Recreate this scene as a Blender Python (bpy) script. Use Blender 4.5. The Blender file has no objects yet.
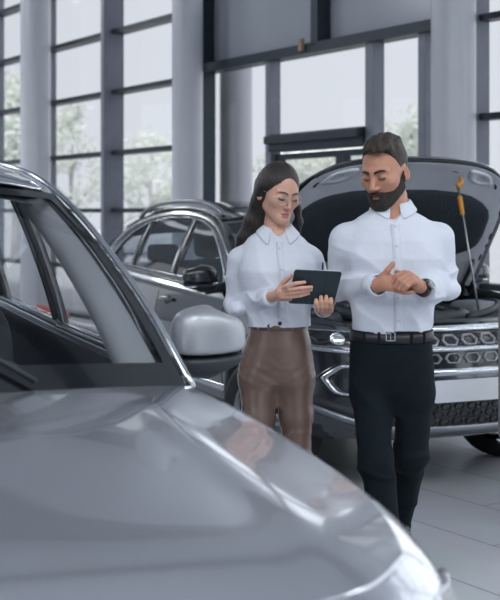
import bpy, bmesh, math, random
import numpy as np
from mathutils import Vector, Matrix, Euler
from mathutils.bvhtree import BVHTree

random.seed(7)
SC = bpy.context.scene
COL = SC.collection
PI = math.pi

# ------------------------------------------------------------------ camera, sky, sun, fill lamps, exposure
CAM_H, FPX, HOR = 1.52, 1250.0, 212.0          # camera height (m), focal length in pixels, horizon row
cam_data = bpy.data.cameras.new('camera')
cam = bpy.data.objects.new('camera', cam_data)
COL.objects.link(cam)
cam.location = (0, 0, CAM_H)
cam.rotation_euler = (PI / 2, 0, 0)
cam_data.sensor_fit = 'HORIZONTAL'
cam_data.sensor_width = 36.0
cam_data.lens = 36.0 * FPX / 500.0
cam_data.shift_y = -(300.0 - HOR) / 500.0
cam_data.clip_end = 400
cam_data.dof.use_dof = True
cam_data.dof.focus_distance = 4.9
cam_data.dof.aperture_fstop = 5.2
SC.camera = cam

world = bpy.data.worlds.new('overcast_sky')
SC.world = world
world.use_nodes = True
wn = world.node_tree
wn.nodes.clear()
w_out = wn.nodes.new('ShaderNodeOutputWorld')
w_bg = wn.nodes.new('ShaderNodeBackground')
w_bg.inputs['Color'].default_value = (0.715, 0.755, 0.825, 1)
w_bg.inputs['Strength'].default_value = 2.4
wn.links.new(w_bg.outputs[0], w_out.inputs[0])

sun_d = bpy.data.lights.new('sun', 'SUN')
sun_d.energy = 5.0
sun_d.angle = math.radians(8)
sun_d.color = (1.0, 0.97, 0.93)
sun = bpy.data.objects.new('sun', sun_d)
COL.objects.link(sun)
sun.rotation_euler = (math.radians(40), 0, math.radians(-12))

CEIL = 5.6
FILL_LAMPS = [(-4.5, 1.0), (-0.8, 0.8), (2.8, 1.0), (-4.5, -3.5), (-0.8, -3.5), (2.8, -3.5), (-7.5, 9.5), (-8.0, 14.0), (-6.2, 18.5), (6.5, 2.5), (6.5, -2.5)]  # added fill lamps, kept where the near hood does not mirror them
for lx, ly in FILL_LAMPS:
    ld = bpy.data.lights.new('ceiling_fill_light', 'AREA')
    ld.shape = 'RECTANGLE'
    ld.size, ld.size_y = 2.4, 1.2
    ld.energy = 130 if ly > 5 else 115
    ld.color = (0.95, 0.98, 1.0)
    lo_ = bpy.data.objects.new('ceiling_fill_light', ld)
    lo_.location = (lx, ly, CEIL - 0.12)
    COL.objects.link(lo_)

SC.view_settings.view_transform = 'Standard'
SC.view_settings.look = 'None'
SC.view_settings.exposure = 0.0
SC.view_settings.gamma = 1.0
SC.view_settings.use_curve_mapping = False

# ------------------------------------------------------------------ helpers
def lin(c):
    out = []
    for v in c[:3]:
        v = v / 255.0
        out.append(v / 12.92 if v <= 0.04045 else ((v + 0.055) / 1.055) ** 2.4)
    return (out[0], out[1], out[2], 1.0)

MATS = {}
def mat(name, rgb, rough=0.5, metal=0.0, coat=0.0, coat_rough=0.05, var=0.06, vscale=8.0, bump=0.0, bscale=40.0,
        stretch=(1, 1, 1), spec=0.5, sheen=0.0, sss=0.0, emit=0.0):
    if name in MATS:
        return MATS[name]
    m = bpy.data.materials.new(name)
    m.use_nodes = True
    nt = m.node_tree
    b = nt.nodes['Principled BSDF']
    c = lin(rgb)
    b.inputs['Roughness'].default_value = rough
    b.inputs['Metallic'].default_value = metal
    b.inputs['Coat Weight'].default_value = coat
    b.inputs['Coat Roughness'].default_value = coat_rough
    b.inputs['Specular IOR Level'].default_value = spec
    if sheen:
        b.inputs['Sheen Weight'].default_value = sheen
    if sss:
        b.inputs['Subsurface Weight'].default_value = sss
        b.inputs['Subsurface Radius'].default_value = (0.012, 0.004, 0.002)
        b.inputs['Subsurface Scale'].default_value = 1.0
    tc = nt.nodes.new('ShaderNodeTexCoord')
    mp = nt.nodes.new('ShaderNodeMapping')
    mp.inputs['Scale'].default_value = stretch
    nt.links.new(tc.outputs['Object'], mp.inputs['Vector'])
    nz = nt.nodes.new('ShaderNodeTexNoise')
    nz.inputs['Scale'].default_value = vscale
    nz.inputs['Detail'].default_value = 3
    nt.links.new(mp.outputs[0], nz.inputs['Vector'])
    rp = nt.nodes.new('ShaderNodeValToRGB')
    rp.color_ramp.elements[0].position = 0.3
    rp.color_ramp.elements[1].position = 0.7
    rp.color_ramp.elements[0].color = tuple(max(0, v * (1 - var)) for v in c[:3]) + (1,)
    rp.color_ramp.elements[1].color = tuple(min(1, v * (1 + var)) for v in c[:3]) + (1,)
    nt.links.new(nz.outputs['Fac'], rp.inputs['Fac'])
    nt.links.new(rp.outputs['Color'], b.inputs['Base Color'])
    if emit:
        b.inputs['Emission Color'].default_value = c
        b.inputs['Emission Strength'].default_value = emit
    if bump:
        n2 = nt.nodes.new('ShaderNodeTexNoise')
        n2.inputs['Scale'].default_value = bscale
        n2.inputs['Detail'].default_value = 3
        nt.links.new(mp.outputs[0], n2.inputs['Vector'])
        bp = nt.nodes.new('ShaderNodeBump')
        bp.inputs['Strength'].default_value = bump
        bp.inputs['Distance'].default_value = 0.01
        nt.links.new(n2.outputs['Fac'], bp.inputs['Height'])
        nt.links.new(bp.outputs[0], b.inputs['Normal'])
    MATS[name] = m
    return m

def glass(name, tint=(1, 1, 1), refl=1.0, rough=0.02):
    if name in MATS:
        return MATS[name]
    m = bpy.data.materials.new(name)
    m.use_nodes = True
    nt = m.node_tree
    nt.nodes.clear()
    out = nt.nodes.new('ShaderNodeOutputMaterial')
    tr = nt.nodes.new('ShaderNodeBsdfTransparent')
    tr.inputs[0].default_value = (*tint, 1)
    gl = nt.nodes.new('ShaderNodeBsdfGlossy')
    gl.inputs['Roughness'].default_value = rough
    gl.inputs['Color'].default_value = (0.95, 0.97, 1, 1)
    fr = nt.nodes.new('ShaderNodeFresnel')
    fr.inputs['IOR'].default_value = 1.5
    geo = nt.nodes.new('ShaderNodeNewGeometry')
    # both sides of the pane reflect as an outer face
    ior = nt.nodes.new('ShaderNodeMix')
    ior.data_type = 'FLOAT'
    ior.inputs[2].default_value = 1.5
    ior.inputs[3].default_value = 1.0 / 1.5
    nt.links.new(geo.outputs['Backfacing'], ior.inputs[0])
    nt.links.new(ior.outputs[0], fr.inputs['IOR'])
    mul = nt.nodes.new('ShaderNodeMath')
    mul.operation = 'MULTIPLY'
    mul.inputs[1].default_value = refl
    mul.use_clamp = True
    nt.links.new(fr.outputs[0], mul.inputs[0])
    mx = nt.nodes.new('ShaderNodeMixShader')
    nt.links.new(mul.outputs[0], mx.inputs[0])
    nt.links.new(tr.outputs[0], mx.inputs[1])
    nt.links.new(gl.outputs[0], mx.inputs[2])
    nt.links.new(mx.outputs[0], out.inputs[0])
    MATS[name] = m
    return m

def P(px, py, D):
    return Vector(((px - 250.0) * D / FPX, D, CAM_H - (py - HOR) * D / FPX))

def put(name, me, m, parent=None, smooth=True):
    o = bpy.data.objects.new(name, me)
    COL.objects.link(o)
    if m is not None:
        for mm in (m if isinstance(m, (list, tuple)) else [m]):
            me.materials.append(mm)
    if parent is not None:
        o.parent = parent
    if smooth and len(me.polygons):
        me.polygons.foreach_set('use_smooth', [True] * len(me.polygons))
    return o

def obj(name, bm, m, parent=None, smooth=True, bevel=0.0, sub=0, solid=0.0, auto=None):
    bmesh.ops.recalc_face_normals(bm, faces=bm.faces[:])
    me = bpy.data.meshes.new(name)
    bm.to_mesh(me)
    bm.free()
    o = put(name, me, m, parent, smooth)
    if solid:
        md = o.modifiers.new('s', 'SOLIDIFY'); md.thickness = solid; md.offset = 0
    if bevel:
        md = o.modifiers.new('b', 'BEVEL'); md.width = bevel; md.segments = 2; md.limit_method = 'ANGLE'
        md.angle_limit = math.radians(50)
    if sub:
        md = o.modifiers.new('ss', 'SUBSURF'); md.levels = sub; md.render_levels = sub
    if auto is not None:
        me.set_sharp_from_angle(angle=math.radians(auto))
    return o

def bake(o):
    dg = bpy.context.evaluated_depsgraph_get()
    dg.update()
    me = bpy.data.meshes.new_from_object(o.evaluated_get(dg))
    o.modifiers.clear()
    o.data = me
    return me

def empty(name, loc=(0, 0, 0), rz=0.0, label=None, cat=None, group=None, kind=None):
    o = bpy.data.objects.new(name, None)
    o.empty_display_size = 0.2
    COL.objects.link(o)
    o.location = loc
    o.rotation_euler = (0, 0, rz)
    tag(o, label, cat, group, kind)
    return o

def tag(o, label=None, cat=None, group=None, kind=None):
    if label: o['label'] = label
    if cat: o['category'] = cat
    if group: o['group'] = group
    if kind: o['kind'] = kind
    return o

def box(bm, c, s, R=None):
    vs = []
    for dx in (-.5, .5):
        for dy in (-.5, .5):
            for dz in (-.5, .5):
                v = Vector((dx * s[0], dy * s[1], dz * s[2]))
                if R is not None: v = R @ v
                vs.append(bm.verts.new(v + Vector(c)))
    for f in ((0, 1, 3, 2), (4, 6, 7, 5), (0, 4, 5, 1), (2, 3, 7, 6), (0, 2, 6, 4), (1, 5, 7, 3)):
        bm.faces.new([vs[i] for i in f])

def quad(bm, a, b, c, d):
    return bm.faces.new([bm.verts.new(p) for p in (a, b, c, d)])

def tube(bm, pts, r, n=8, cap=True):
    pts = [Vector(p) for p in pts]
    rs = r if isinstance(r, (list, tuple)) else [r] * len(pts)
    rings = []
    up = None
    for i, p in enumerate(pts):
        t = (pts[min(i + 1, len(pts) - 1)] - pts[max(i - 1, 0)]).normalized()
        if up is None:
            up = Vector((0, 0, 1)) if abs(t.z) < 0.9 else Vector((1, 0, 0))
        a = t.cross(up).normalized()
        b = a.cross(t).normalized()
        up = b
        rings.append([bm.verts.new(p + (a * math.cos(2 * PI * k / n) + b * math.sin(2 * PI * k / n)) * rs[i]) for k in range(n)])
    for i in range(len(rings) - 1):
        for k in range(n):
            bm.faces.new((rings[i][k], rings[i][(k + 1) % n], rings[i + 1][(k + 1) % n], rings[i + 1][k]))
    if cap:
        bm.faces.new(rings[0]); bm.faces.new(rings[-1][::-1])

def grid(bm, rows, close_u=False):
    V = [[bm.verts.new(p) for p in r] for r in rows]
    for i in range(len(V) - 1):
        n = len(V[i])
        for j in range(n if close_u else n - 1):
            bm.faces.new((V[i][j], V[i][(j + 1) % n], V[i + 1][(j + 1) % n], V[i + 1][j]))
    return V

def lathe(bm, prof, n=32, axis='y', c=(0, 0, 0)):
    rows = []
    for (r, h) in prof:
        row = []
        for k in range(n):
            a = 2 * PI * k / n
            if axis == 'y': v = Vector((r * math.cos(a), h, r * math.sin(a)))
            else: v = Vector((r * math.cos(a), r * math.sin(a), h))
            row.append(v + Vector(c))
        rows.append(row)
    grid(bm, rows, True)

def interp(x, xs, ys):
    return float(np.interp(x, xs, ys))

def spline(pts, n):
    """Catmull-Rom through pts, n samples per span."""
    pts = [Vector(p) for p in pts]
    out = []
    for i in range(len(pts) - 1):
        p0 = pts[max(i - 1, 0)]; p1 = pts[i]; p2 = pts[i + 1]; p3 = pts[min(i + 2, len(pts) - 1)]
        for k in range(n):
            t = k / n
            out.append(0.5 * ((2 * p1) + (p2 - p0) * t + (2 * p0 - 5 * p1 + 4 * p2 - p3) * t * t + (3 * p1 - p0 - 3 * p2 + p3) * t ** 3))
    out.append(pts[-1])
    return out

def LS(a, b, n):
    return [a + (b - a) * k / (n - 1) for k in range(n)]

# ------------------------------------------------------------------ the room
M_floor = None
def make_floor_mat():
    m = bpy.data.materials.new('floor_tiles')
    m.use_nodes = True
    nt = m.node_tree
    b = nt.nodes['Principled BSDF']
    tc = nt.nodes.new('ShaderNodeTexCoord')
    mp = nt.nodes.new('ShaderNodeMapping')
    mp.inputs['Rotation'].default_value = (0, 0, math.radians(FLOOR_ROT))
    nt.links.new(tc.outputs['Object'], mp.inputs['Vector'])
    br = nt.nodes.new('ShaderNodeTexBrick')
    br.offset = 0.5
    br.inputs['Scale'].default_value = 1.0
    br.inputs['Brick Width'].default_value = 1.2
    br.inputs['Row Height'].default_value = 0.5
    br.inputs['Mortar Size'].default_value = 0.005
    br.inputs['Mortar Smooth'].default_value = 0.3
    br.inputs['Color1'].default_value = lin((182, 186, 192))
    br.inputs['Color2'].default_value = lin((188, 192, 198))
    br.inputs['Mortar'].default_value = lin((112, 116, 122))
    nt.links.new(mp.outputs[0], br.inputs['Vector'])
    nz = nt.nodes.new('ShaderNodeTexNoise')
    nz.inputs['Scale'].default_value = 3.0
    nz.inputs['Detail'].default_value = 5
    nt.links.new(mp.outputs[0], nz.inputs['Vector'])
    mx = nt.nodes.new('ShaderNodeMix'); mx.data_type = 'RGBA'; mx.blend_type = 'OVERLAY'
    mx.inputs[0].default_value = 0.12
    nt.links.new(br.outputs['Color'], mx.inputs[6])
    nt.links.new(nz.outputs['Color'], mx.inputs[7])
    nt.links.new(mx.outputs[2], b.inputs['Base Color'])
    b.inputs['Roughness'].default_value = 0.28
    bp = nt.nodes.new('ShaderNodeBump'); bp.inputs['Strength'].default_value = 0.15; bp.inputs['Distance'].default_value = 0.003
    inv = nt.nodes.new('ShaderNodeMath'); inv.operation = 'SUBTRACT'; inv.inputs[0].default_value = 1.0
    nt.links.new(br.outputs['Fac'], inv.inputs[1])
    nt.links.new(inv.outputs[0], bp.inputs['Height'])
    nt.links.new(bp.outputs[0], b.inputs['Normal'])
    return m

FLOOR_ROT = 57.4
W0 = Vector((-2.792, 17.9, 0.0))                 # a point of the glass front
WD = Vector((0.539, -0.842, 0.0)).normalized()   # along it, coming nearer to the right
WN = Vector((-0.842, -0.539, 0.0)).normalized()  # into the room
WR = Matrix((WD, WN, Vector((0, 0, 1)))).transposed()

def wt(px):
    k = (px - 250.0) / FPX
    return (k * W0.y - W0.x) / (WD.x - k * WD.y)
def wpt(t, w, z):
    return W0 + WD * t + WN * w + Vector((0, 0, z))
def wz(px, py):
    D = (W0 + WD * wt(px)).y
    return CAM_H - (py - HOR) * D / FPX

def wbox(bm, t0, t1, w0, w1, z0, z1):
    box(bm, wpt((t0 + t1) / 2, (w0 + w1) / 2, (z0 + z1) / 2), (abs(t1 - t0), abs(w1 - w0), abs(z1 - z0)), WR)

M_mull = mat('mullion_paint', (136, 142, 152), 0.45, 0.3)
M_dark = mat('dark_frame_paint', (50, 62, 72), 0.4, 0.3)
M_tran = mat('transom_paint', (44, 54, 64), 0.4, 0.3)
M_col = mat('column_paint', (212, 215, 222), 0.3, var=.015, coat=.7, coat_rough=.22)
M_pane = glass('sky_dimming_window_glass', (0.42, 0.42, 0.42), 0.7)  # tint put in to dim the over-bright sky seen from indoors
M_clear = glass('clear_window_glass', (0.97, 0.98, 0.98), 0.7)  # for panes out of view, left clear to give bright reflections on the near hood
M_ceil = mat('ceiling_panel', (205, 209, 216), 0.8)
M_wall = mat('wall_panel', (112, 118, 126), 0.6)

# floor and ceiling
bm = bmesh.new()
T_L, T_R = -9.0, 19.0
a = wpt(T_L, 0.1, 0); b_ = wpt(T_R, 0.1, 0)
quad(bm, a, b_, (b_.x, -9, 0), (a.x - 4, -9, 0))
fl = obj('floor', bm, make_floor_mat(), smooth=False)
tag(fl, kind='structure')
bm = bmesh.new()
a = wpt(T_L, -0.3, CEIL); b_ = wpt(T_R, -0.3, CEIL)
quad(bm, a, b_, (b_.x, -9.2, CEIL), (a.x - 4, -9.2, CEIL))
c_ = obj('ceiling', bm, M_ceil, smooth=False, solid=0.1)
tag(c_, kind='structure')
bm = bmesh.new()
for k in range(8):
    yb = -8 + k * 3.2
    box(bm, (0.6, yb, CEIL - 0.22), (22 if yb < 6 else 10, 0.22, 0.3))
tag(obj('trim_1', bm, mat('ceiling_beam_paint', (96, 100, 108), 0.6), smooth=False), kind='structure')

# the wall behind the camera: piers, sill and lintel round big window openings
bm = bmesh.new()
x0b, x1b = -12.0, 8.0
box(bm, (-2, -9.1, 0.25), (22, 0.2, 0.5))
box(bm, (-2, -9.1, 4.9), (22, 0.2, 1.4))
for k in range(7):
    box(bm, (-12.5 + k * 3.5, -9.1, 2.3), (0.7, 0.22, 3.7))
box(bm, (-0.6, -9.1, 2.3), (5.2, 0.2, 3.7))  # broad pier added behind the camera to darken the mirror cap's reflection
tag(obj('wall_back', bm, M_wall, smooth=False), kind='structure')

# the right wall, unseen, put in solid to darken the mirror cap's reflection, from the end of the glass front to the back wall
wr0 = wpt(T_R, 0, 0); wr1 = Vector((9.0, -9.0, 0)); wrd = wr1 - wr0
bm = bmesh.new(); quad(bm, wr0, wr1, wr1 + Vector((0, 0, CEIL)), wr0 + Vector((0, 0, CEIL)))
tag(obj('wall_right', bm, M_wall, smooth=False, solid=.1), kind='structure')
# the left wall: unseen, put in to cut sky reflections on the rear car, with a row of tinted windows
lw0, lw1 = Vector((-8.0, 25.4, 0)), Vector((-12.3, -9.0, 0))
lwd = (lw1 - lw0).normalized(); lwn = Vector((-lwd.y, lwd.x, 0)); LWR = Matrix((lwd, lwn, Vector((0, 0, 1)))).transposed()
LWL = (lw1 - lw0).length
bm = bmesh.new()
def lbox(a, b, z0, z1): box(bm, lw0 + lwd * ((a + b) / 2) + Vector((0, 0, (z0 + z1) / 2)), (b - a, .2, z1 - z0), LWR)
lbox(0, LWL, 0, 1.0); lbox(0, LWL, 3.6, CEIL)
for k in range(9): lbox(k * LWL / 8.5, min(LWL, k * LWL / 8.5 + 1.4), 1.0, 3.6)
tag(obj('wall_left', bm, M_wall, smooth=False), kind='structure')

# the glass front, bay by bay: mullions, panes, transoms
WIN = [0]
TRIM = [1]
def trim(t, wid=0.09, dep=0.19, z0=0.0, z1=CEIL, m=None, w0=-0.02):
    TRIM[0] += 1
    bm = bmesh.new()
    wbox(bm, t - wid / 2, t + wid / 2, w0, w0 + dep, z0, z1)
    tag(obj('trim_%d' % TRIM[0], bm, m or M_mull, smooth=False, bevel=0.006), kind='structure')
def window(t0, t1, z0, z1, bars=(), thick=0.055, m=None, dep=0.10, gm=None):
    WIN[0] += 1
    r = empty('window_%d' % WIN[0], wpt((t0 + t1) / 2, 0, z0), kind='structure')
    off = Vector(r.location)
    zs = [z0] + list(bars) + [z1]
    for k in range(len(zs) - 1):
        bm = bmesh.new()
        quad(bm, wpt(t0, 0, zs[k]) - off, wpt(t1, 0, zs[k]) - off, wpt(t1, 0, zs[k + 1]) - off, wpt(t0, 0, zs[k + 1]) - off)
        obj('pane', bm, gm or M_pane, r, smooth=False)
    for zb in bars:
        bm = bmesh.new()
        wbox(bm, t0, t1, -0.03, dep, zb - thick / 2, zb + thick / 2)
        for v in bm.verts: v.co -= off
        obj('transom', bm, m or M_tran, r, smooth=False)
    return r
for k in range(8):
    WIN[0] += 1
    a_, b2_ = k * LWL / 8.5 + 1.4, (k + 1) * LWL / 8.5
    r = empty('window_%d' % WIN[0], lw0 + lwd * ((a_ + b2_) / 2) + Vector((0, 0, 1.0)), kind='structure')
    off = Vector(r.location)
    bm = bmesh.new()
    q = [lw0 + lwd * u + Vector((0, 0, z)) - off for u, z in ((a_, 1.0), (b2_, 1.0), (b2_, 3.6), (a_, 3.6))]
    quad(bm, *q); obj('pane', bm, M_pane, r, smooth=False)
    bm = bmesh.new(); tube(bm, [q[0].lerp(q[1], .5), q[3].lerp(q[2], .5)], .04, 6); obj('window_bar', bm, M_mull, r)
STD = (0.12, 0.78, 1.54, 2.28, 3.06, 3.83, 4.60)
tA, tB = wt(54), wt(121)
tC = wt(212)                                      # dark post where the entrance bay begins
tD = wt(483)                                      # mullion after the entrance bay
left = [tA - 6.0, tA - 4.0, tA - 2.0, tA, tB, tC - 0.02]
for t in left[:-1]:
    trim(t, dep=0.29)
for k in range(len(left) - 1):
    window(left[k] + 0.045, left[k + 1] - 0.045, 0, CEIL, STD, dep=.16)
trim(tC, 0.10, 0.22, m=M_dark)
trim(tD, 0.12, 0.16)
right = [tD, tD + 0.8] + [tD + 0.8 + 1.8 * k for k in range(1, 5)]
for t in right[1:]:
    trim(t)
for k in range(len(right) - 1):
    window(right[k] + 0.06, right[k + 1] - 0.045, 0, CEIL, (0.12, 0.9, 1.62, wz(492, 117), wz(492, 18), 3.9, 4.6), gm=None if k == 0 else M_clear)

# entrance bay: sloping-looking beam is level in space
zbm = 0.5 * (wz(205, 71) + wz(432, 28))
bm = bmesh.new()
wbox(bm, tC, tD, -0.05, 0.16, zbm - 0.05, zbm + 0.05)
TRIM[0] += 1
tag(obj('trim_%d' % TRIM[0], bm, M_dark, smooth=False, bevel=0.005), kind='structure')
# grey glazed spandrel above the beam: opaque backed glass
M_span = mat('spandrel_glass', (190, 195, 203), 0.15, 0.0, coat=0.6, var=0.03, vscale=0.8)
tE = wt(327)
trim(tE, 0.12, 0.18, z0=zbm, m=M_dark)
for (ta, tb) in ((tC + 0.05, tE - 0.06), (tE + 0.06, tD - 0.06)):
    WIN[0] += 1
    r = empty('window_%d' % WIN[0], wpt((ta + tb) / 2, 0, zbm), kind='structure')
    off = Vector(r.location)
    bm = bmesh.new()
    wbox(bm, ta, tb, -0.02, 0.0, zbm, 4.0)
    for v in bm.verts: v.co -= off
    obj('pane', bm, M_span, r, smooth=False)
    bm = bmesh.new()
    quad(bm, *[wpt(u, 0, z) - off for u, z in ((ta, 4.0), (tb, 4.0), (tb, CEIL), (ta, CEIL))])
    obj('pane', bm, M_clear, r, smooth=False)  # unseen clear clerestory, added for highlights on the near hood
    bm = bmesh.new()
    zz = 4.0
    wbox(bm, ta, tb, -0.03, 0.1, zz - .03, zz + .03)
    for v in bm.verts: v.co -= off
    obj('transom', bm, M_tran, r, smooth=False)
# posts below the beam
tF, tG, tH = wt(276.5), wt(378.5), wt(431)
trim(tF, 0.10, 0.13, z1=zbm, m=M_mull)
trim(tG, 0.13, 0.13, z1=zbm, m=M_mull)
trim(tH, 0.10, 0.13, z1=zbm, m=M_mull)
window(tC + 0.05, tF - 0.05, 0, zbm, ())
zd1 = 0.5 * (wz(285, 134) + wz(370, 128))         # top of the door head
zd0 = zd1 - 0.20
window(tF + 0.05, tG - 0.065, zd1, zbm, ())
window(tG + 0.065, tH - 0.05, 0, zbm, ())
window(tH + 0.05, tD - 0.06, 0, zbm, ())
# sliding door with header box
dr = empty('door_1', wpt((tF + tG) / 2, 0, 0), kind='structure')
off = Vector(dr.location)
bm = bmesh.new()
wbox(bm, tF + 0.05, tG - 0.065, -0.06, 0.14, zd0 + 0.02, zd1)
wbox(bm, tF + 0.05, tG - 0.065, 0.10, 0.20, zd0 + 0.10, zd1 - 0.02)
for v in bm.verts: v.co -= off
obj('door_header', bm, M_dark, dr, smooth=False, bevel=0.008)
tm = wt(344)
for (ta, tb) in ((tF + 0.06, tm), (tm, tG - 0.075)):
    bm = bmesh.new()
    f = 0.07
    wbox(bm, ta, ta + f, -0.03, 0.05, 0, zd0); wbox(bm, tb - f, tb, -0.03, 0.05, 0, zd0)
    wbox(bm, ta + f, tb - f, -0.03, 0.05, 0, 0.12); wbox(bm, ta + f, tb - f, -0.03, 0.05, zd0 - 0.06, zd0)
    wbox(bm, ta + f, tb - f, -0.03, 0.05, 0.95, 1.02)
    for v in bm.verts: v.co -= off
    leaf = obj('door_leaf', bm, M_dark, dr, smooth=False)
    bm = bmesh.new()
    quad(bm, wpt(ta + f, 0, .12) - off, wpt(tb - f, 0, .12) - off, wpt(tb - f, 0, zd0 - .06) - off, wpt(ta + f, 0, zd0 - .06) - off)
    obj('pane', bm, M_pane, leaf, smooth=False)
bm = bmesh.new()
wbox(bm, wt(316) - .03, wt(316) + .03, 0.16, 0.2, zbm - 0.02, zbm + 0.1)
tag(obj('wooden_tab', bm, mat('wood_tab', (178, 150, 125), 0.6), smooth=False, bevel=0.004),
    'small pale wooden block on the dark beam above the entrance', 'block')
# hardware on the dark post
bm = bmesh.new()
cc = wpt(tC, 0.215, wz(211, 183))
box(bm, cc, (0.05, 0.03, 0.16), WR)
tag(obj('push_button', bm, mat('steel', (170, 175, 182), 0.3, 0.8), smooth=False, bevel=0.006),
    'small steel push button plate on the dark post left of the entrance', 'button')

# round columns standing just inside the glass
def column(px, dia_px, w, label):
    for _ in range(1):
        k = (px - 250.0) / FPX
        base = W0 + WN * w
        t = (k * base.y - base.x) / (WD.x - k * WD.y)
    c = base + WD * t
    r = dia_px / 2 * c.y / FPX
    o = empty('column', (c.x, c.y, 0), label=label, cat='column', group='round columns along the glass front')
    bm = bmesh.new()
    lathe(bm, [(r, 0.16), (r, CEIL - 0.02)], 48, 'z')
    obj('shaft', bm, M_col, o)
    bm = bmesh.new()
    lathe(bm, [(0.0, 0), (r + 0.03, 0), (r + 0.03, 0.14), (r + 0.01, 0.16), (0.0, 0.16)], 48, 'z')
    obj('base_ring', bm, M_dark, o, auto=40)
column(35.5, 30, 0.45, 'round pale grey column furthest left, seen over the roof of the nearest car')
column(187.5, 31, 0.42, 'round pale grey column behind the roof of the car with the raised hood')
column(453.5, 45, 0.42, 'round pale grey column to the right of the bearded man')

# a column of the entrance canopy, just outside the glass
cpx = P(236, 212, 15.2)
oc = empty('column', (cpx.x, cpx.y, -.06), label='grey canopy column outside, behind the pane left of the entrance door', cat='column')
bm = bmesh.new(); lathe(bm, [(.20, 0), (.20, 6.0)], 40, 'z'); obj('shaft', bm, M_col, oc)
bm = bmesh.new(); lathe(bm, [(0, 0), (.24, 0), (.24, .2), (.20, .22), (0, .22)], 40, 'z'); obj('base_ring', bm, M_dark, oc, auto=40)

# housings round the added ceiling fill lights, out of view
for i, (lx, ly) in enumerate(FILL_LAMPS):
    bm = bmesh.new()
    for sx, sy, cx, cy in ((2.52, .05, 0, .63), (2.52, .05, 0, -.63), (.05, 1.22, 1.24, 0), (.05, 1.22, -1.24, 0)):
        box(bm, (cx, cy, 0), (sx, sy, 0.14))
    box(bm, (0, 0, 0.05), (2.46, 1.22, 0.03))
    o = obj('ceiling_fill_lamp', bm, M_dark, smooth=False)
    o.location = (lx, ly, CEIL - 0.07)
    tag(o, 'flat rectangular fill lamp added on the showroom ceiling, out of view', 'lamp', 'added ceiling fill lamps')

# ------------------------------------------------------------------ outside
bm = bmesh.new()
quad(bm, (-120, -10, -0.06), (120, -10, -0.06), (120, 140, -0.06), (-120, 140, -0.06))
tag(obj('ground', bm, mat('pale_paving', (196, 198, 202), 0.8, var=0.05, vscale=0.6), smooth=False), kind='structure')
M_leaf = mat('hazed_leaves', (236, 240, 234), 0.7, var=0.08, vscale=1.5)  # overexposed haze is put into this near-white leaf colour
def translucent(m, amount):
    nt = m.node_tree
    b = nt.nodes['Principled BSDF']; out = nt.nodes['Material Output']
    tl = nt.nodes.new('ShaderNodeBsdfTranslucent'); tl.inputs[0].default_value = b.inputs['Base Color'].default_value
    nt.links.new(b.inputs['Base Color'].links[0].from_socket, tl.inputs[0])
    mx = nt.nodes.new('ShaderNodeMixShader'); mx.inputs[0].default_value = amount
    nt.links.new(b.outputs[0], mx.inputs[1]); nt.links.new(tl.outputs[0], mx.inputs[2]); nt.links.new(mx.outputs[0], out.inputs[0])
translucent(M_leaf, .5)
M_bark = mat('bark', (196, 196, 192), 0.9, var=0.2, vscale=6, bump=0.4)
def tree(x, y, h, r, label, dens=1.0, trunk=0.35):
    o = empty('tree', (x, y, -0.06), label=label, cat='tree', group='trees beyond the glass front')
    rnd = random.Random(int(x * 31 + y * 17))
    bm = bmesh.new()
    tube(bm, [(0, 0, 0), (0.05, 0, h * 0.3), (0.0, 0.05, h * 0.6), (0.1, 0, h * 0.85)], [r * .07, r * .055, r * .035, .02], 8)
    for k in range(7):
        a = rnd.uniform(0, 2 * PI); z = h * rnd.uniform(.3, .6)
        tube(bm, [(0, 0, z), (math.cos(a) * r * .45, math.sin(a) * r * .45, z + h * .12), (math.cos(a) * r * .75, math.sin(a) * r * .75, z + h * .2)], [r * .03, r * .02, .01], 5)
    obj('trunk', bm, M_bark, o)
    bm = bmesh.new()
    cl = []
    for k in range(26):
        a = rnd.uniform(0, 2 * PI); q = rnd.uniform(0, 1) ** .5; z = rnd.uniform(trunk, 0.97)
        w = math.sin(PI * min(1, max(0.08, (z - trunk + .12) / (1.1 - trunk)))) ** .7
        cl.append((math.cos(a) * q * r * w * .8, math.sin(a) * q * r * w * .8, z * h, r * rnd.uniform(.22, .42)))
    for (cx, cy, cz, cr) in cl:
        for k in range(int(70 * dens)):
            d = Vector((rnd.gauss(0, 1), rnd.gauss(0, 1), rnd.gauss(0, .8))) * cr * .5
            c = Vector((cx, cy, cz)) + d
            s = rnd.uniform(.08, .2) * r / 2.5
            u = Vector((rnd.gauss(0, 1), rnd.gauss(0, 1), rnd.gauss(0, 1))).normalized()
            v = u.orthogonal().normalized()
            quad(bm, c - u * s - v * s * .6, c + u * s - v * s * .6, c + u * s + v * s * .6, c - u * s + v * s * .6)
    obj('foliage', bm, M_leaf, o, smooth=False)
def at(px, D): return ((px - 250) * D / FPX, D)
for (px, D, h, r, lab, de) in (
        (70, 32, 4.3, 1.0, 'pale green tree outside the window left of the broad grey mullion', .7),
        (150, 50, 4.6, 1.9, 'pale hazy tree outside, between the broad mullion and the column', .6),
        (338, 27, 3.25, 1.6, 'loose leafy tree outside the window above the entrance door', .6),
        (300, 19, 2.6, 1.0, 'small rounded tree outside, low behind the glass entrance door', .9),
        (414, 21, 3.2, 1.2, 'pale green tree outside the narrow window beside the right column', .6),
        (362, 34, 3.0, 1.6, 'low bushy tree outside behind the hair of the bearded man', .6),
        (15, 40, 5.6, 2.2, 'faint tree outside the far left window', .7)):
    x, y = at(px, D)
    tree(x, y, h, r, lab, de)
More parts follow.
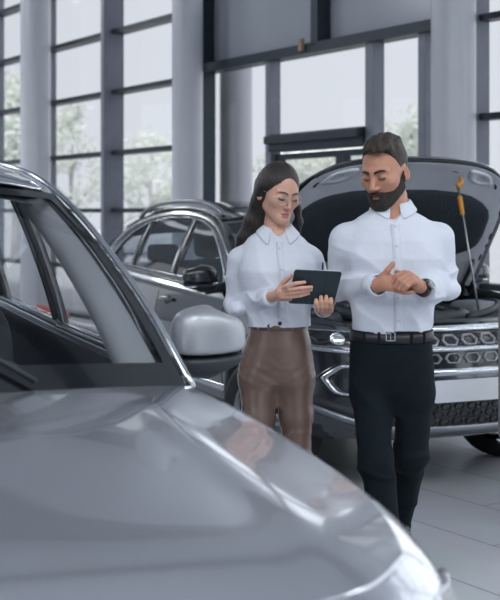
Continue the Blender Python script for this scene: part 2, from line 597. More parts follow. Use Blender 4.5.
# ------------------------------------------------------------------ cars
M_tire = mat('tire_rubber', (34, 37, 40), 0.75, bump=0.2, bscale=60)
M_rim = mat('rim_alloy', (150, 154, 160), 0.28, 0.85)
M_chrome = mat('chrome_trim', (205, 210, 216), 0.12, 1.0, var=0.01)
M_blackgloss = mat('gloss_black_trim', (14, 17, 21), 0.12, 0.0, coat=0.8, var=0.02)
M_blackplas = mat('black_plastic', (34, 40, 46), 0.5, var=0.1, bump=0.1, bscale=120)
M_darkplas = mat('dark_engine_plastic', (30, 38, 44), 0.4, var=0.12)
M_seat = mat('dark_seat_fabric', (52, 58, 64), 0.8, bump=0.2, bscale=80)
M_dash = mat('dashboard_plastic', (46, 54, 60), 0.55, bump=0.15, bscale=90)
M_trimgrey = mat('grey_pillar_lining', (118, 122, 128), 0.75, var=0.03)
M_carglass = glass('car_glass', (0.62, 0.66, 0.69), 1.0)
M_carshield = glass('windshield_glass', (0.80, 0.83, 0.85), 0.9)
M_plate = mat('plate_white', (214, 218, 224), 0.35, var=0.02)
M_lens = glass('lamp_lens', (0.85, 0.88, 0.92), 1.0)
M_shut = mat('shut_gap', (10, 12, 14), 0.9)
M_mirrorglass = mat('mirror_silver', (210, 214, 220), 0.03, 1.0, var=0.0)

def paint(name, rgb):
    m = mat(name, rgb, 0.2, 0.9, coat=1.0, coat_rough=0.03, var=0.015, vscale=400)
    return m

PLAN = [(.87, 0), (.868, .25), (.85, .48), (.80, .67), (.69, .81), (.50, .885), (.25, .91), (0, .918), (-.38, .92), (-.9, .92),
        (-1.5, .922), (-2.1, .92), (-2.65, .915), (-3.0, .905), (-3.25, .86), (-3.42, .74), (-3.5, .5), (-3.52, .25), (-3.52, 0)]

def build_car(prefix, root, PAINT, opt):
    # prefix only names the paint; all meshes hang from root, in metres, x forward from the front axle, y to its left
    roof_k = opt.get('roof_k', 1.0)
    TOPX = [-3.6, -3.0, -2.65, -2.1, -1.5, -1.0, -.38, 0, .25, .5, .66, .72, .9]
    dz = opt.get('front_dz', 0.0)
    TOPZ = [1.12, 1.13, 1.11, 1.09, 1.075, 1.06, 1.05, 1.025 + dz * .3, .995 + dz * .6, .965 + dz * .8, .935 + dz, .925 + dz, .905 + dz]
    belt_dz = opt.get('belt_dz', 0.0)
    TOPZ = [z + belt_dz * (1 if x < -.3 else 0.6) + opt.get('edge_dz', 0) * min(1, max(0, (x + .38) / .4)) for x, z in zip(TOPX, TOPZ)]
    cowl_z = 1.05 + belt_dz
    def top(x): return interp(x, TOPX, TOPZ)
    fl_ = opt.get('front_len', 1.0)
    PL = [(x * fl_ if x > 0 else x, y) for x, y in opt.get('plan', PLAN)]
    TOPX = [x * fl_ if x > 0 else x for x in TOPX]
    full = PL + [(x, -y) for x, y in PL[-2:0:-1]]
    N = len(full)
    nor = []
    for i in range(N):
        a = Vector(full[(i - 1) % N]); b = Vector(full[(i + 1) % N])
        t = b - a
        nn = Vector((-t.y, t.x)).normalized() * -1
        if nn.dot(Vector((full[i][0] + 1.3, full[i][1]))) < 0: nn = -nn
        nor.append(nn)
    LV = [(.30, .15, .07, .12), (.36, .04, .035, .04), (.50, .0, .03, .0), (.66, .005, .02, .0), (.78, .02, .0, .01), (.86, .045, .012, .03)]
    def ring(l):
        out = []
        for i, (x, y) in enumerate(full):
            nx, ny = nor[i]
            wf = max(0, nx) ** 2; wr = max(0, -nx) ** 2; ws = ny * ny
            if l < len(LV):
                z, f, s, r = LV[l]
                if l == 5: z = min(z, top(x) - .065)
            else:
                dz_, f, s, r = [(-.035, .085, .045, .05), (0.0, .15, .105, .10), (-.03, .165, .125, .12), (-.26, .19, .145, .14), (-.62, .19, .15, .14)][l - len(LV)]
                z = top(x) + dz_
            ins = f * wf + s * ws + r * wr
            out.append(Vector((x - nx * ins, y - ny * ins, z)))
        return out
    R = [ring(l) for l in range(len(LV) + 5)]
    bm = bmesh.new()
    V = grid(bm, R, True)
    cl = bm.edges.layers.float.new('crease_edge')
    def crease(l, val):
        for i in range(N):
            e = bm.edges.get((V[l][i], V[l][(i + 1) % N]))
            if e: e[cl] = val
    crease(0, .7); crease(1, .4); crease(4, opt.get('char_crease', .55)); crease(7, .9); crease(8, .9)
    body = obj('body', bm, [PAINT, M_blackplas], root, sub=3)
    bake(body)
    bm = bmesh.new(); bm.from_mesh(body.data)
    dele = []
    for f in bm.faces:
        c = f.calc_center_median()
        for xw in (0, -2.65):
            if (c.x - xw) ** 2 + (c.z - .35) ** 2 < .40 ** 2 and abs(c.y) > .55 and c.z < .86:
                dele.append(f); break
        else:
            if c.z < .385 and abs(c.y) > .5 and -3.3 < c.x < .55: f.material_index = 1
            if c.z > .42 and f.normal.z > -.9:
                # inner side of the shell is black
                rad = Vector((c.x + 1.3, c.y)).normalized()
                if Vector((f.normal.x, f.normal.y)).dot(rad) < -.3: f.material_index = 1
    bmesh.ops.delete(bm, geom=dele, context='FACES')
    bm.to_mesh(body.data); 
    bvh = BVHTree.FromBMesh(bm)
    bm.free()
    def front(y, z, off=0.0):
        h = bvh.ray_cast(Vector((3, y, z)), Vector((-1, 0, 0)))
        if h[0] is None: return Vector((.7, y, z))
        nn = h[1] if h[1].x > 0 else -h[1]
        return h[0] + nn * off
    def side(x, z, s, off=0.0):
        h = bvh.ray_cast(Vector((x, s * 3, z)), Vector((0, -s, 0)))
        if h[0] is None: return Vector((x, s * .9, z))
        nn = h[1] if h[1].y * s > 0 else -h[1]
        return h[0] + nn * off
    def strip(bm, pa, pb, proj, off, depth=0.01):
        """band between two 2D polylines, lying on the body, with returns to the surface"""
        grid(bm, [[proj(*p, 0.0) for p in pa], [proj(*p, off) for p in pa], [proj(*p, off) for p in pb], [proj(*p, 0.0) for p in pb]])
    def patch(bm, poly, proj, off, rings=(1.0, .75, .45, .15), lip=True):
        cx = sum(p[0] for p in poly) / len(poly); cy = sum(p[1] for p in poly) / len(poly)
        rows = []
        if lip: rows.append([proj(p[0], p[1], 0.0) for p in poly])
        for k in rings:
            rows.append([proj(cx + (p[0] - cx) * k, cy + (p[1] - cy) * k, off) for p in poly])
        Vv = grid(bm, rows, True)
        bm.faces.new(Vv[-1])
    def ringpatch(bm, poly, k0, k1, proj, off):
        cx = sum(p[0] for p in poly) / len(poly); cy = sum(p[1] for p in poly) / len(poly)
        sc = lambda k, o: [proj(cx + (p[0] - cx) * k, cy + (p[1] - cy) * k, o) for p in poly]
        grid(bm, [sc(k0, 0.0), sc(k0 * .98 + k1 * .02, off), sc((k0 + k1) / 2, off * 1.3), sc(k1 * .98 + k0 * .02, off), sc(k1, 0.0)], True)
    def rpoly(pts, n=4):
        q = [Vector((p[0], p[1], 0)) for p in pts]
        out = []
        m_ = len(q)
        for i in range(m_):
            a = q[i]; b = q[(i + 1) % m_]
            for k in range(n): out.append(tuple((a.lerp(b, k / n))[:2]))
        return out
    def soft(pts, n=4, r=.3):
        q = [Vector((p[0], p[1], 0)) for p in pts]; m_ = len(q); out = []
        for i in range(m_):
            p0, p1, p2 = q[i - 1], q[i], q[(i + 1) % m_]
            a = p1.lerp(p0, r); b = p1.lerp(p2, r)
            for k in range(n):
                t = k / (n - 1)
                out.append(tuple(((1 - t) ** 2 * a + 2 * t * (1 - t) * p1 + t * t * b)[:2]))
        return out

    # ---- wheels and arches
    for xw in (0, -2.65):
        for s in (1, -1):
            bm = bmesh.new()
            rows = []
            for r_, yo in ((.395, -.02), (.40, .02), (.44, .022), (.47, .012), (.475, -.03)):
                row = []
                for k in range(25):
                    a = math.radians(-14) + math.radians(208) * k / 24
                    x = xw + r_ * math.cos(a); z = .35 + r_ * math.sin(a)
                    yb = side(x, max(z, .36), s).y * s
                    if yb < .7: yb = .88
                    row.append(Vector((x, s * (max(yb, .85) + yo), z)))
                rows.append(row)
            grid(bm, rows)
            obj('arch_cladding', bm, M_blackplas, root)
            bm = bmesh.new()
            rows = []
            for yy in (.885, .55):
                rows.append([Vector((xw + .41 * math.cos(a), s * yy, .35 + .41 * math.sin(a))) for a in [PI * k / 16 for k in range(17)]])
            rows.append([Vector((xw + .02 * math.cos(a), s * .55, .35 + .02 * math.sin(a))) for a in [PI * k / 16 for k in range(17)]])
            grid(bm, rows)
            obj('wheel_liner', bm, M_shut, root)
            w = empty('wheel', (xw, s * .79, .345)); w.parent = root
            if xw == 0: w.rotation_euler.z = opt.get('steer', 0)
            bm = bmesh.new()
            lathe(bm, [(.235, -.1), (.30, -.115), (.335, -.1), (.345, -.06), (.345, .06), (.335, .1), (.30, .115), (.235, .1)], 40)
            obj('tire', bm, M_tire, w)
            bm = bmesh.new()
            o_ = s
            lathe(bm, [(.238, .1 * o_), (.225, .095 * o_), (.215, .05 * o_), (.21, -.09 * o_)], 40)
            lathe(bm, [(.21, .0), (.0, .0)], 40)
            for k in range(5):
                a = 2 * PI * k / 5
                for da in (-.16, .16):
                    c0 = Vector((.05 * math.cos(a), .07 * o_, .05 * math.sin(a)))
                    c1 = Vector((.222 * math.cos(a + da), .075 * o_, .222 * math.sin(a + da)))
                    tube(bm, [c0, (c0 + c1) / 2 + Vector((0, .008 * o_, 0)), c1], [.026, .022, .02], 6)
            lathe(bm, [(.06, .05 * o_), (.06, .085 * o_), (.04, .095 * o_), (0, .095 * o_)], 24)
            obj('rim', bm, M_rim, w)

    # ---- hood
    L7 = R[7]
    gap = .006
    frontc = [L7[i] for i in range(0, 5)]
    sidec = [L7[i] for i in range(4, 9)]
    def cum(pl):
        d = [0]
        for i in range(1, len(pl)): d.append(d[-1] + (pl[i] - pl[i - 1]).length)
        return [q / d[-1] for q in d]
    fs = spline(frontc, 6); ss = spline(sidec, 6)
    fu, su = cum(fs), cum(ss)
    def ev(pl, u, t):
        return Vector([interp(t, u, [p[k] for p in pl]) for k in range(3)])
    xr0 = -.20
    def hoodpt(v, w):
        s = 1 if w >= 0 else -1
        a = abs(w)
        F = ev(fs, fu, a); S = ev(ss, su, v)
        S = S - Vector((0, gap, 0))
        corner_r = ss[-1] - Vector((0, gap, 0))
        Rr = Vector((xr0 + (corner_r.x - xr0) * a * a, corner_r.y * a, cowl_z + .035 * (1 - a * a)))
        Cc = Vector((fs[0].x + (xr0 - fs[0].x) * v, 0, 0))
        c0, c1 = fs[0], Vector((xr0, 0, cowl_z))
        p = (1 - v) * F + v * Rr + (1 - a) * Cc + a * S - ((1 - v) * ((1 - a) * fs[0] + a * fs[-1]) + v * ((1 - a) * c1 + a * corner_r))
        ze = interp(v, su, [q.z for q in ss])
        zc = interp(v, [0, .15, .4, .7, 1], [fs[0].z - .005, fs[0].z + .05, fs[0].z + .085, cowl_z + .0, cowl_z + .035])
        zc += opt.get('crown', 0) * math.sin(PI * min(1, v * .55 + .1)) * min(1, (1 - v) * 3)
        z = ze + (zc - ze) * (1 - a ** opt.get('crown_pow', 2.6))
        z += opt.get('ridge', .012) * math.exp(-((a - opt.get('ridge_at', .66)) / opt.get('ridge_w', .10)) ** 2) * min(1, v * 4) * min(1, (1 - v) * 5)
        z -= opt.get('valley', .012) * math.exp(-((a - .80) / .08) ** 2) * min(1, v * 3) * min(1, (1 - v) * 5)
        return Vector((p.x, p.y * s, z))
    hx, hz = -.33, cowl_z - .01
    ang = opt.get('hood_open', 0.0)
    def hood_grid(bm, vs, ws, dzz=0.0):
        return grid(bm, [[hoodpt(v, w) + Vector((-hx, 0, dzz - hz)) for w in ws] for v in vs])
    vs = [0, .012, .04, .08, .14, .22, .32, .42, .52, .62, .72, .82, .9, .96, .99, 1]
    ws = [-1, -.985, -.95, -.9, -.85, -.8, -.75, -.7, -.66, -.62, -.56, -.48, -.38, -.25, -.12, 0]
    ws = ws + [-w for w in ws[-2::-1]]
    bm = bmesh.new()
    hood_grid(bm, vs, ws)
    bmesh.ops.recalc_face_normals(bm, faces=bm.faces[:])
    hood = obj('hood', bm, PAINT, root, sub=1)
    md = hood.modifiers.new('s', 'SOLIDIFY'); md.thickness = .012; md.offset = -1
    hood.location = (hx, 0, hz)
    hood.rotation_euler.y = -ang
    if ang:
        # inner panel: frame, insulation pad, flat dark patches painted for the shade in pressed holes
        vi = [.03, .06, .12, .2, .3, .45, .6, .75, .88, .95]
        wi = [-.94, -.9, -.8, -.65, -.5, -.3, -.1, .1, .3, .5, .65, .8, .9, .94]
        bm = bmesh.new()
        Vv = hood_grid(bm, vi, wi, -.028)
        obj('hood_inner_panel', bm, opt['inner_paint'], hood, sub=1, solid=.006)
        bm = bmesh.new()
        rows = []
        cx_v, cx_w = .60, 0.0
        outl = soft([(.27, -.80), (.27, .80), (.62, .86), (.86, .55), (.86, -.55), (.62, -.86)], 6, .35)
        for k, dd in ((1.0, -.03), (.985, -.046), (.93, -.056), (.7, -.056), (.4, -.056), (.12, -.056)):
            rows.append([hoodpt(cx_v + (p[0] - cx_v) * k, (p[1]) * k) + Vector((-hx, 0, dd - hz)) for p in outl])
        Vv = grid(bm, rows, True)
        bm.faces.new(Vv[-1])
        obj('insulation_pad', bm, mat('insulation_felt', (26, 37, 45), 0.85, bump=.3, bscale=60), hood)
        for s in (1, -1):
            for (v, w, rv, rw) in ((.15, .80, .022, .022), (.22, .90, .018, .012), (.32, .93, .02, .012), (.13, .62, .03, .035), (.52, .93, .028, .012), (.6, .93, .016, .01), (.7, .92, .03, .012), (.13, .36, .03, .06), (.14, .18, .015, .02)):
                bm = bmesh.new()
                lat = [hoodpt(v + rv * math.cos(a), (w + rw * math.sin(a)) * s) + Vector((-hx, 0, -.0325 - hz)) for a in [2 * PI * k / 14 for k in range(14)]]
                bm.faces.new([bm.verts.new(p) for p in lat])
                obj('hole_shade', bm, M_shut, hood, smooth=False)
        # striker reinforcement plates near the two front corners
        for s in (1, -1):
            bm = bmesh.new()
            outl = soft([(.06, .50), (.07, .74), (.16, .78), (.20, .62), (.16, .50)], 4, .3)
            rows = []
            for k, dd in ((1.0, -.030), (.95, -.04), (.6, -.042), (.3, -.034), (.1, -.034)):
                rows.append([hoodpt(.135 + (p[0] - .135) * k, (.63 + (p[1] - .63) * k) * s) + Vector((-hx, 0, dd - hz)) for p in outl])
            Vv = grid(bm, rows, True); bm.faces.new(Vv[-1])
            obj('corner_bracket', bm, mat('bracket_steel', (205, 210, 216), .35, .3), hood)
        bm = bmesh.new()
        tube(bm, [hoodpt(.02, w) + Vector((-hx, 0, -.022 - hz)) for w in LS(-.93, .93, 25)], .008, 6)
        obj('hood_seal', bm, M_blackplas, hood)
        for s in (1, -1):
            bm = bmesh.new()
            tube(bm, [(-.02, s * .70, -.06), (.06, s * .70, -.02), (.16, s * .69, -.045), (.26, s * .69, -.05)], .014, 6)
            obj('hood_hinge', bm, M_blackplas, hood)

    # ---- greenhouse
    def gy(x, z):
        h = (z - 1.05 - belt_dz) / roof_k
        return .812 - .26 * h - .36 * max(h, 0) * h - .05 * max(0, (-x - 2.5) / 1.1) ** 2
    def Z(z): return 1.05 + belt_dz + (z - 1.05) * roof_k
    outer = [(-.40, 1.040), (-.62, 1.205), (-.90, 1.375), (-1.15, 1.485), (-1.42, 1.545), (-1.8, 1.578), (-2.2, 1.578), (-2.6, 1.55), (-2.95, 1.48), (-3.22, 1.37), (-3.42, 1.22), (-3.46, 1.115), (-3.1, 1.115), (-2.65, 1.095), (-2.1, 1.075), (-1.5, 1.06), (-1.0, 1.045), (-.7, 1.038)]
    inner = [(-.68, 1.09), (-.76, 1.185), (-.99, 1.33), (-1.22, 1.435), (-1.46, 1.49), (-1.8, 1.517), (-2.2, 1.512), (-2.55, 1.475), (-2.82, 1.395), (-3.00, 1.30), (-3.13, 1.20), (-3.11, 1.162), (-3.0, 1.155), (-2.65, 1.14), (-2.1, 1.122), (-1.5, 1.106), (-1.0, 1.095), (-.80, 1.09)]
    outer = [(x, Z(z)) for x, z in outer]; inner = [(x, Z(z)) for x, z in inner]
    for s in (1, -1):
        def G(x, z, off=0.0): return Vector((x, s * (gy(x, z) + off), z))
        bm = bmesh.new()
        mid = [((a[0] + b[0]) / 2, (a[1] + b[1]) / 2) for a, b in zip(outer, inner)]
        grid(bm, [[G(*p, -.03) for p in outer], [G(*p, 0) for p in outer], [G(*p, .004) for p in mid], [G(*p, 0) for p in inner], [G(*p, -.03) for p in inner]], True)
        obj('side_frame', bm, opt.get('frame_mat', PAINT), root, sub=1)
        bm = bmesh.new()
        c_ = (-1.9, Z(1.28))
        def sc(k, o): return [G(c_[0] + (p[0] - c_[0]) * k, c_[1] + (p[1] - c_[1]) * k, o) for p in inner]
        grid(bm, [sc(1.012, 0.001), sc(1.012, .008), sc(.992, .008), sc(.992, .0)], True)
        obj('window_trim', bm, M_chrome if opt.get('chrome', True) else M_blackgloss, root)
        itop = [(x, z) for x, z in inner[0:11]]
        ibot = [inner[0]] + inner[:10:-1]
        def zt(x): return interp(-x, [-p[0] for p in itop], [p[1] for p in itop])
        def zb(x): return interp(-x, [-p[0] for p in ibot], [p[1] for p in ibot])
        for (xa, xb) in ((-.70, -1.60), (-1.70, -2.52), (-2.58, -3.11)):
            bm = bmesh.new()
            xs = LS(xa, xb, 12)
            grid(bm, [[G(x, zb(x) + (zt(x) - zb(x)) * k / 6, -.014) for x in xs] for k in range(7)])
            obj('side_window', bm, opt.get('side_glass', M_carglass), root)
        for (xa, xb) in ((-1.60, -1.70), (-2.51, -2.59)):
            bm = bmesh.new()
            grid(bm, [[G(x, zb(x) + (zt(x) - zb(x)) * k / 5, o) for x, o in ((xa, -.04), (xa, -.006), ((xa + xb) / 2, -.004), (xb, -.006), (xb, -.04))] for k in range(6)])
            obj('door_pillar', bm, M_blackgloss, root)
        # mirror sail
        # door shut lines, sill line and handle
        for pl in ([(-.50, .42), (-.52, .7), (-.50, .9), (-.50, 1.03)], [(-1.64, .40), (-1.66, .7), (-1.66, 1.05)], [(-2.30, .42), (-2.36, .6), (-2.50, .85), (-2.58, 1.08)]):
            bm = bmesh.new()
            q = spline([(p[0], p[1], 0) for p in pl], 6)
            grid(bm, [[side(p.x - .004, p.y, s, .0015) for p in q], [side(p.x + .004, p.y, s, .0015) for p in q]])
            obj('door_gap', bm, M_shut, root, smooth=False)
        for xh in (-1.46, -2.36):
            bm = bmesh.new()
            zz = .93
            pts_ = [side(xh - .11 + .22 * k / 8, zz, s, .008 + .022 * math.sin(PI * k / 8) ** .5) for k in range(9)]
            tube(bm, pts_, .013, 8)
            h = obj('door_handle', bm, PAINT, root)
            bm = bmesh.new()
            patch(bm, [(xh + .055 * math.cos(a), zz - .004 + .03 * math.sin(a)) for a in [2 * PI * k / 16 for k in range(16)]], lambda x, z, o: side(x, z, s, o), .002)
            obj('handle_recess', bm, M_blackplas, h)
        # rocker strip
        bm = bmesh.new()
        xs = LS(-.45, -2.2, 14)
        strip(bm, [(x, .47) for x in xs], [(x, .43) for x in xs], lambda x, z, o: side(x, z, s, o), .01)
        obj('door_moulding', bm, M_chrome, root)
        # mirror
        mr = empty('mirror', (opt.get('mirror_x', -.60), s * opt.get('mirror_y', .90), 1.12 + belt_dz)); mr.parent = root
        ms = opt.get('mirror_scale', 1.0)
        def shell(zlo, zhi, k=1.0):
            bm = bmesh.new(); rows = []
            for j in range(13):
                v = -1 + 2 * j / 12
                row = []
                for i in range(28):
                    a = 2 * PI * i / 28
                    c, q = math.cos(a), math.sin(a)
                    pw = .62
                    cy = math.copysign(abs(c) ** pw, c); cx = math.copysign(abs(q) ** .85, q)
                    rr = (1 - abs(v) ** 3.2) ** (1 / 2.6) if abs(v) < 1 else 0
                    rr = max(rr, .02)
                    yy = .115 * cy * rr
                    taper = 1 - .28 * max(0, cy) * max(0, v) - .12 * max(0, cy) * max(0, -v)
                    zz = .09 * v * (1 - .22 * max(0, cy))
                    xx = .062 * cx * rr * (1 - .25 * max(0, cy)) 
                    if xx < -.028: xx = -.028
                    row.append(Vector((xx * ms, s * (.10 + yy) * 1.0, (zz + .012) * ms)))
                rows.append(row)
            lo = int(round((zlo + 1) * 6)); hi = int(round((zhi + 1) * 6))
            V_ = grid(bm, rows[lo:hi + 1], True)
            bm.faces.new(V_[0]); bm.faces.new(V_[-1])
            return bm
        obj('mirror_cap', shell(-.34, 1.0), opt.get('mirror_mat', PAINT), mr, sub=1)
        obj('mirror_base', shell(-1.0, -.32), M_blackplas, mr, sub=1)
        bm = bmesh.new()
        lat = [Vector((-.0295 * ms, s * (.10 + .10 * math.copysign(abs(math.cos(a)) ** .5, math.cos(a))), .012 + .062 * math.copysign(abs(math.sin(a)) ** .6, math.sin(a)))) for a in [2 * PI * k / 24 for k in range(24)]]
        bm.faces.new([bm.verts.new(p) for p in lat])
        obj('mirror_glass', bm, M_mirrorglass, mr, smooth=False)
        bm = bmesh.new()
        tube(bm, [(.0, s * .06, -.06), (-.01, s * -.02, -.05), (-.04, s * -.12, -.045)], [.03, .028, .04], 10)
        obj('mirror_arm', bm, M_blackplas, mr)
        if opt.get('mirror_strip'):
            bm = bmesh.new()
            tube(bm, [(.045, s * (.02 + .165 * k / 8), -.028 + .0 * k - .012 * (k / 8) ** 2) if k < 8 else (.02, s * .20, -.038) for k in range(9)], .007, 6)
            obj('turn_signal', bm, M_chrome, mr)
        bm = bmesh.new()
        tube(bm, spline([Vector((x, s * (gy(x, z) + .004), z)) + Vector((.004, 0, .004)) for x, z in outer[0:8]], 5), .009, 8)
        obj('added_pillar_strip', bm, opt.get('edge_glint', M_blackgloss), root)  # added strip; chrome on the near car stands in for the pillar edge's glint
        if opt.get('sill'):
            bm = bmesh.new(); tube(bm, [G(x, zb(x) - .01, -.045) for x in LS(-.80, -1.62, 10)], .008, 8); obj('added_sill_strip', bm, M_chrome, root)  # added strip; its chrome supplies the bright reflected line along the sill
        # roof rail
        if opt.get('rails'):
            bm = bmesh.new()
            pts_ = [(-1.25, Z(1.535)), (-1.42, Z(1.595)), (-1.7, Z(1.63)), (-2.2, Z(1.635)), (-2.65, Z(1.605)), (-2.9, Z(1.55)), (-3.0, Z(1.50))]
            tube(bm, [Vector((x, s * (gy(x, Z(1.56)) - .02), z)) for x, z in [tuple(p[:2]) for p in spline([(a, b, 0) for a, b in pts_], 4)]], .017, 8)
            obj('roof_rail', bm, M_rim, root)

    # ---- roof, windshield, rear glass
    ro = outer[3:10]
    bm = bmesh.new()
    rows = []
    for k, (x, z) in enumerate(ro):
        y0 = gy(x, z)
        row = []
        for w in LS(-1, 1, 13):
            row.append(Vector((x + .10 * (1 - w * w) * (1 if k == 0 else (.5 if k == 1 else 0)) - .06 * (1 - w * w) * (k == len(ro) - 1), y0 * w, z + .055 * (1 - abs(w) ** 2.5))))
        rows.append(row)
    obj('roof', bm and (grid(bm, rows) and bm), opt.get('roof_mat', PAINT), root, sub=1, solid=.012)
    def shieldpt(v, w):
        # v from cowl to header
        pl = [Vector((x, 0, z)) for x, z in outer[0:4]]
        d = cum(pl); e = ev(pl, d, v)
        y0 = gy(e.x, e.z)
        bow = (.16 * (1 - v) + .10 * v) * (1 - w * w)
        return Vector((e.x + bow, y0 * w, e.z + .035 * (1 - w * w)))
    bm = bmesh.new()
    grid(bm, [[shieldpt(v, w) + Vector((0, 0, -.004)) for w in LS(-.985, .985, 17)] for v in LS(0, 1, 10)])
    obj('windshield', bm, opt.get('side_glass', M_carshield), root)
    for s in (1, -1):
        bm = bmesh.new()
        grid(bm, [[shieldpt(v, s * w) + Vector((.002, 0, .001)) for w in (.94, .965, .985)] for v in LS(0, 1, 12)])
        obj('windshield_border', bm, M_blackgloss, root)
        bm = bmesh.new()
        grid(bm, [[shieldpt(v, s * w) + Vector((dx, 0, dz_)) for w, dx, dz_ in ((.93, -.03, -.012), (.89 - .03 * (1 - v), -.06, -.02), (.85 - .05 * (1 - v), -.12, -.03), (.86 - .03 * (1 - v), -.20, -.04))] for v in LS(0.0, 1, 12)])
        obj('pillar_lining', bm, M_trimgrey, root, sub=1)
    bm = bmesh.new()
    grid(bm, [[shieldpt(v, w) + Vector((.001, 0, .002)) for w in LS(-.95, .95, 15)] for v in (.0, .05, .10)])
    grid(bm, [[shieldpt(v, w) + Vector((.001, 0, .002)) for w in LS(-.95, .95, 15)] for v in (.95, 1.0)])
    obj('windshield_border', bm, M_blackgloss, root)
    bm = bmesh.new()   # lining under the roof
    rows = []
    for k, (x, z) in enumerate(ro):
        rows.append([Vector((x - .02, gy(x, z) * w * .96, z - .04 + .05 * (1 - abs(w) ** 2.5))) for w in LS(-1, 1, 9)])
    grid(bm, rows)
    obj('headliner', bm, M_trimgrey, root)
    bm = bmesh.new()   # cowl panel and wipers
    grid(bm, [[Vector((xr0 + .03 + (-.40 - xr0) * w * w - d, .78 * w, cowl_z + .018 * (1 - w * w) + h)) for w in LS(-1, 1, 15)] for d, h in ((0, -.03), (.02, -.012), (.09, -.008), (.11, -.03))])
    cw = obj('cowl_panel', bm, M_blackplas, root)
    for yy in (.35, -.25):
        bm = bmesh.new()
        tube(bm, [shieldpt(.03, yy / .8) + Vector((.02, 0, .012)), shieldpt(.12, (yy - .1) / .8) + Vector((.015, 0, .02)), shieldpt(.06, (yy - .55) / .85) + Vector((.02, 0, .02))], .008, 6)
        obj('wiper', bm, M_blackplas, root)
    bm = bmesh.new()
    a_ = [Vector((outer[9][0] - .06 * (1 - w * w), gy(*outer[9]) * w, outer[9][1] + .055 * (1 - abs(w) ** 2.5))) for w in LS(-1, 1, 11)]
    b2 = [Vector((-3.44, .77 * w, Z(1.12))) for w in LS(-1, 1, 11)]
    grid(bm, [[p.lerp(q, t) + Vector((-.04 * math.sin(PI * t), 0, .02 * math.sin(PI * t))) for p, q in zip(a_, b2)] for t in LS(0, 1, 6)])
    obj('rear_window', bm, M_carglass, root)
    for s in (1, -1):
        bm = bmesh.new()
        pl = [(s * .42, .80), (s * .78, .82), (s * .80, .94), (s * .42, .92)]
        patch(bm, soft(pl), lambda y, z, o: (lambda h: (h[0] + Vector((-o, 0, 0))) if h[0] is not None else Vector((-3.4, y, z)))(bvh.ray_cast(Vector((-6, y, z)), Vector((1, 0, 0)))), .012)
        obj('tail_lamp', bm, mat('tail_lamp_red', (120, 24, 26), .15, coat=.8), root)

    # ---- interior: floor pan, firewall, dashboard, wheel, seats
    bm = bmesh.new()
    box(bm, (-1.5, 0, .33), (3.6, 1.5, .06))
    if not ang: box(bm, (.2, 0, .36), (.9, 1.1, .1))
    obj('floor_pan', bm, M_shut, root, smooth=False)
    bm = bmesh.new()
    box(bm, (-.44, 0, .68), (.05, 1.52, .66))
    obj('firewall', bm, M_darkplas, root, smooth=False)
    bm = bmesh.new()
    rows = []
    for w in LS(-1, 1, 17):
        hump = .045 * math.exp(-((w - .45) / .22) ** 2)
        x_in = -.40 - .1 * w * w
        rows.append([Vector((xr0 - .12 - .18 * w * w, .765 * w, cowl_z - .035)), Vector((-.52, .765 * w, cowl_z - .01 + hump * .5)), Vector((-.74, .765 * w, cowl_z + .0 + hump)), Vector((-.86, .765 * w, cowl_z - .03 + hump)),
                     Vector((-.90, .765 * w, cowl_z - .12)), Vector((-.84, .765 * w, cowl_z - .30)), Vector((-.70, .765 * w, cowl_z - .42))])
    grid(bm, rows)
    obj('dashboard', bm, M_dash, root, sub=1)
    bm = bmesh.new()
    box(bm, (-.90, 0.0, cowl_z + .02), (.03, .26, .15), Matrix.Rotation(.25, 3, 'Y'))
    obj('centre_screen', bm, M_blackgloss, root, smooth=False, bevel=.01)
    sw = empty('steering_wheel', (-1.04, .37, .90 + belt_dz)); sw.parent = root; sw.rotation_euler.y = math.radians(-62)
    bm = bmesh.new()
    tube(bm, [(.185 * math.cos(a), .185 * math.sin(a), 0) for a in [2 * PI * k / 32 for k in range(33)]], .016, 8)
    for a in (0, PI, -PI / 2 + PI): tube(bm, [(0, 0, -.03), (.09 * math.cos(a + PI / 2), .09 * math.sin(a + PI / 2), -.015), (.18 * math.cos(a + PI / 2), .18 * math.sin(a + PI / 2), 0)], [.03, .022, .016], 6)
    lathe(bm, [(0, .0), (.06, -.01), (.075, -.04), (0, -.06)], 20, 'z')
    obj('rim_and_spokes', bm, M_blackplas, sw)
    def pad(bm, c, s_, R=None, nx=6):
        rows = []
        # rounded block as a superellipsoid
        for j in range(nx * 2 + 1):
            ph = -PI / 2 + PI * j / (nx * 2)
            row = []
            for i in range(24):
                th = 2 * PI * i / 24
                f = lambda q, e: math.copysign(abs(q) ** e, q)
                v = Vector((f(math.cos(ph), .35) * f(math.cos(th), .4) * s_[0] / 2, f(math.cos(ph), .35) * f(math.sin(th), .4) * s_[1] / 2, f(math.sin(ph), .45) * s_[2] / 2))
                if R is not None: v = R @ v
                row.append(v + Vector(c))
            rows.append(row)
        grid(bm, rows, True)
    for s in (1, -1):
        st = empty('front_seat', (-1.45, s * .38, .40)); st.parent = root
        bm = bmesh.new(); pad(bm, (.02, 0, .12), (.55, .52, .2), Matrix.Rotation(-.12, 3, 'Y')); obj('seat_cushion', bm, M_seat, st)
        bm = bmesh.new(); pad(bm, (-.33, 0, .46), (.17, .50, .66), Matrix.Rotation(-.28, 3, 'Y')); obj('backrest', bm, M_seat, st)
        bm = bmesh.new(); pad(bm, (-.465, 0, .89), (.11, .27, .2), Matrix.Rotation(-.15, 3, 'Y')); obj('headrest', bm, M_seat, st)
        for y_ in (-.06, .06):
            bm = bmesh.new(); tube(bm, [(-.42, y_, .7), (-.455, y_, .86)], .007, 6); obj('headrest_post', bm, M_chrome, st)
    rs = empty('rear_seat', (-2.45, 0, .42)); rs.parent = root
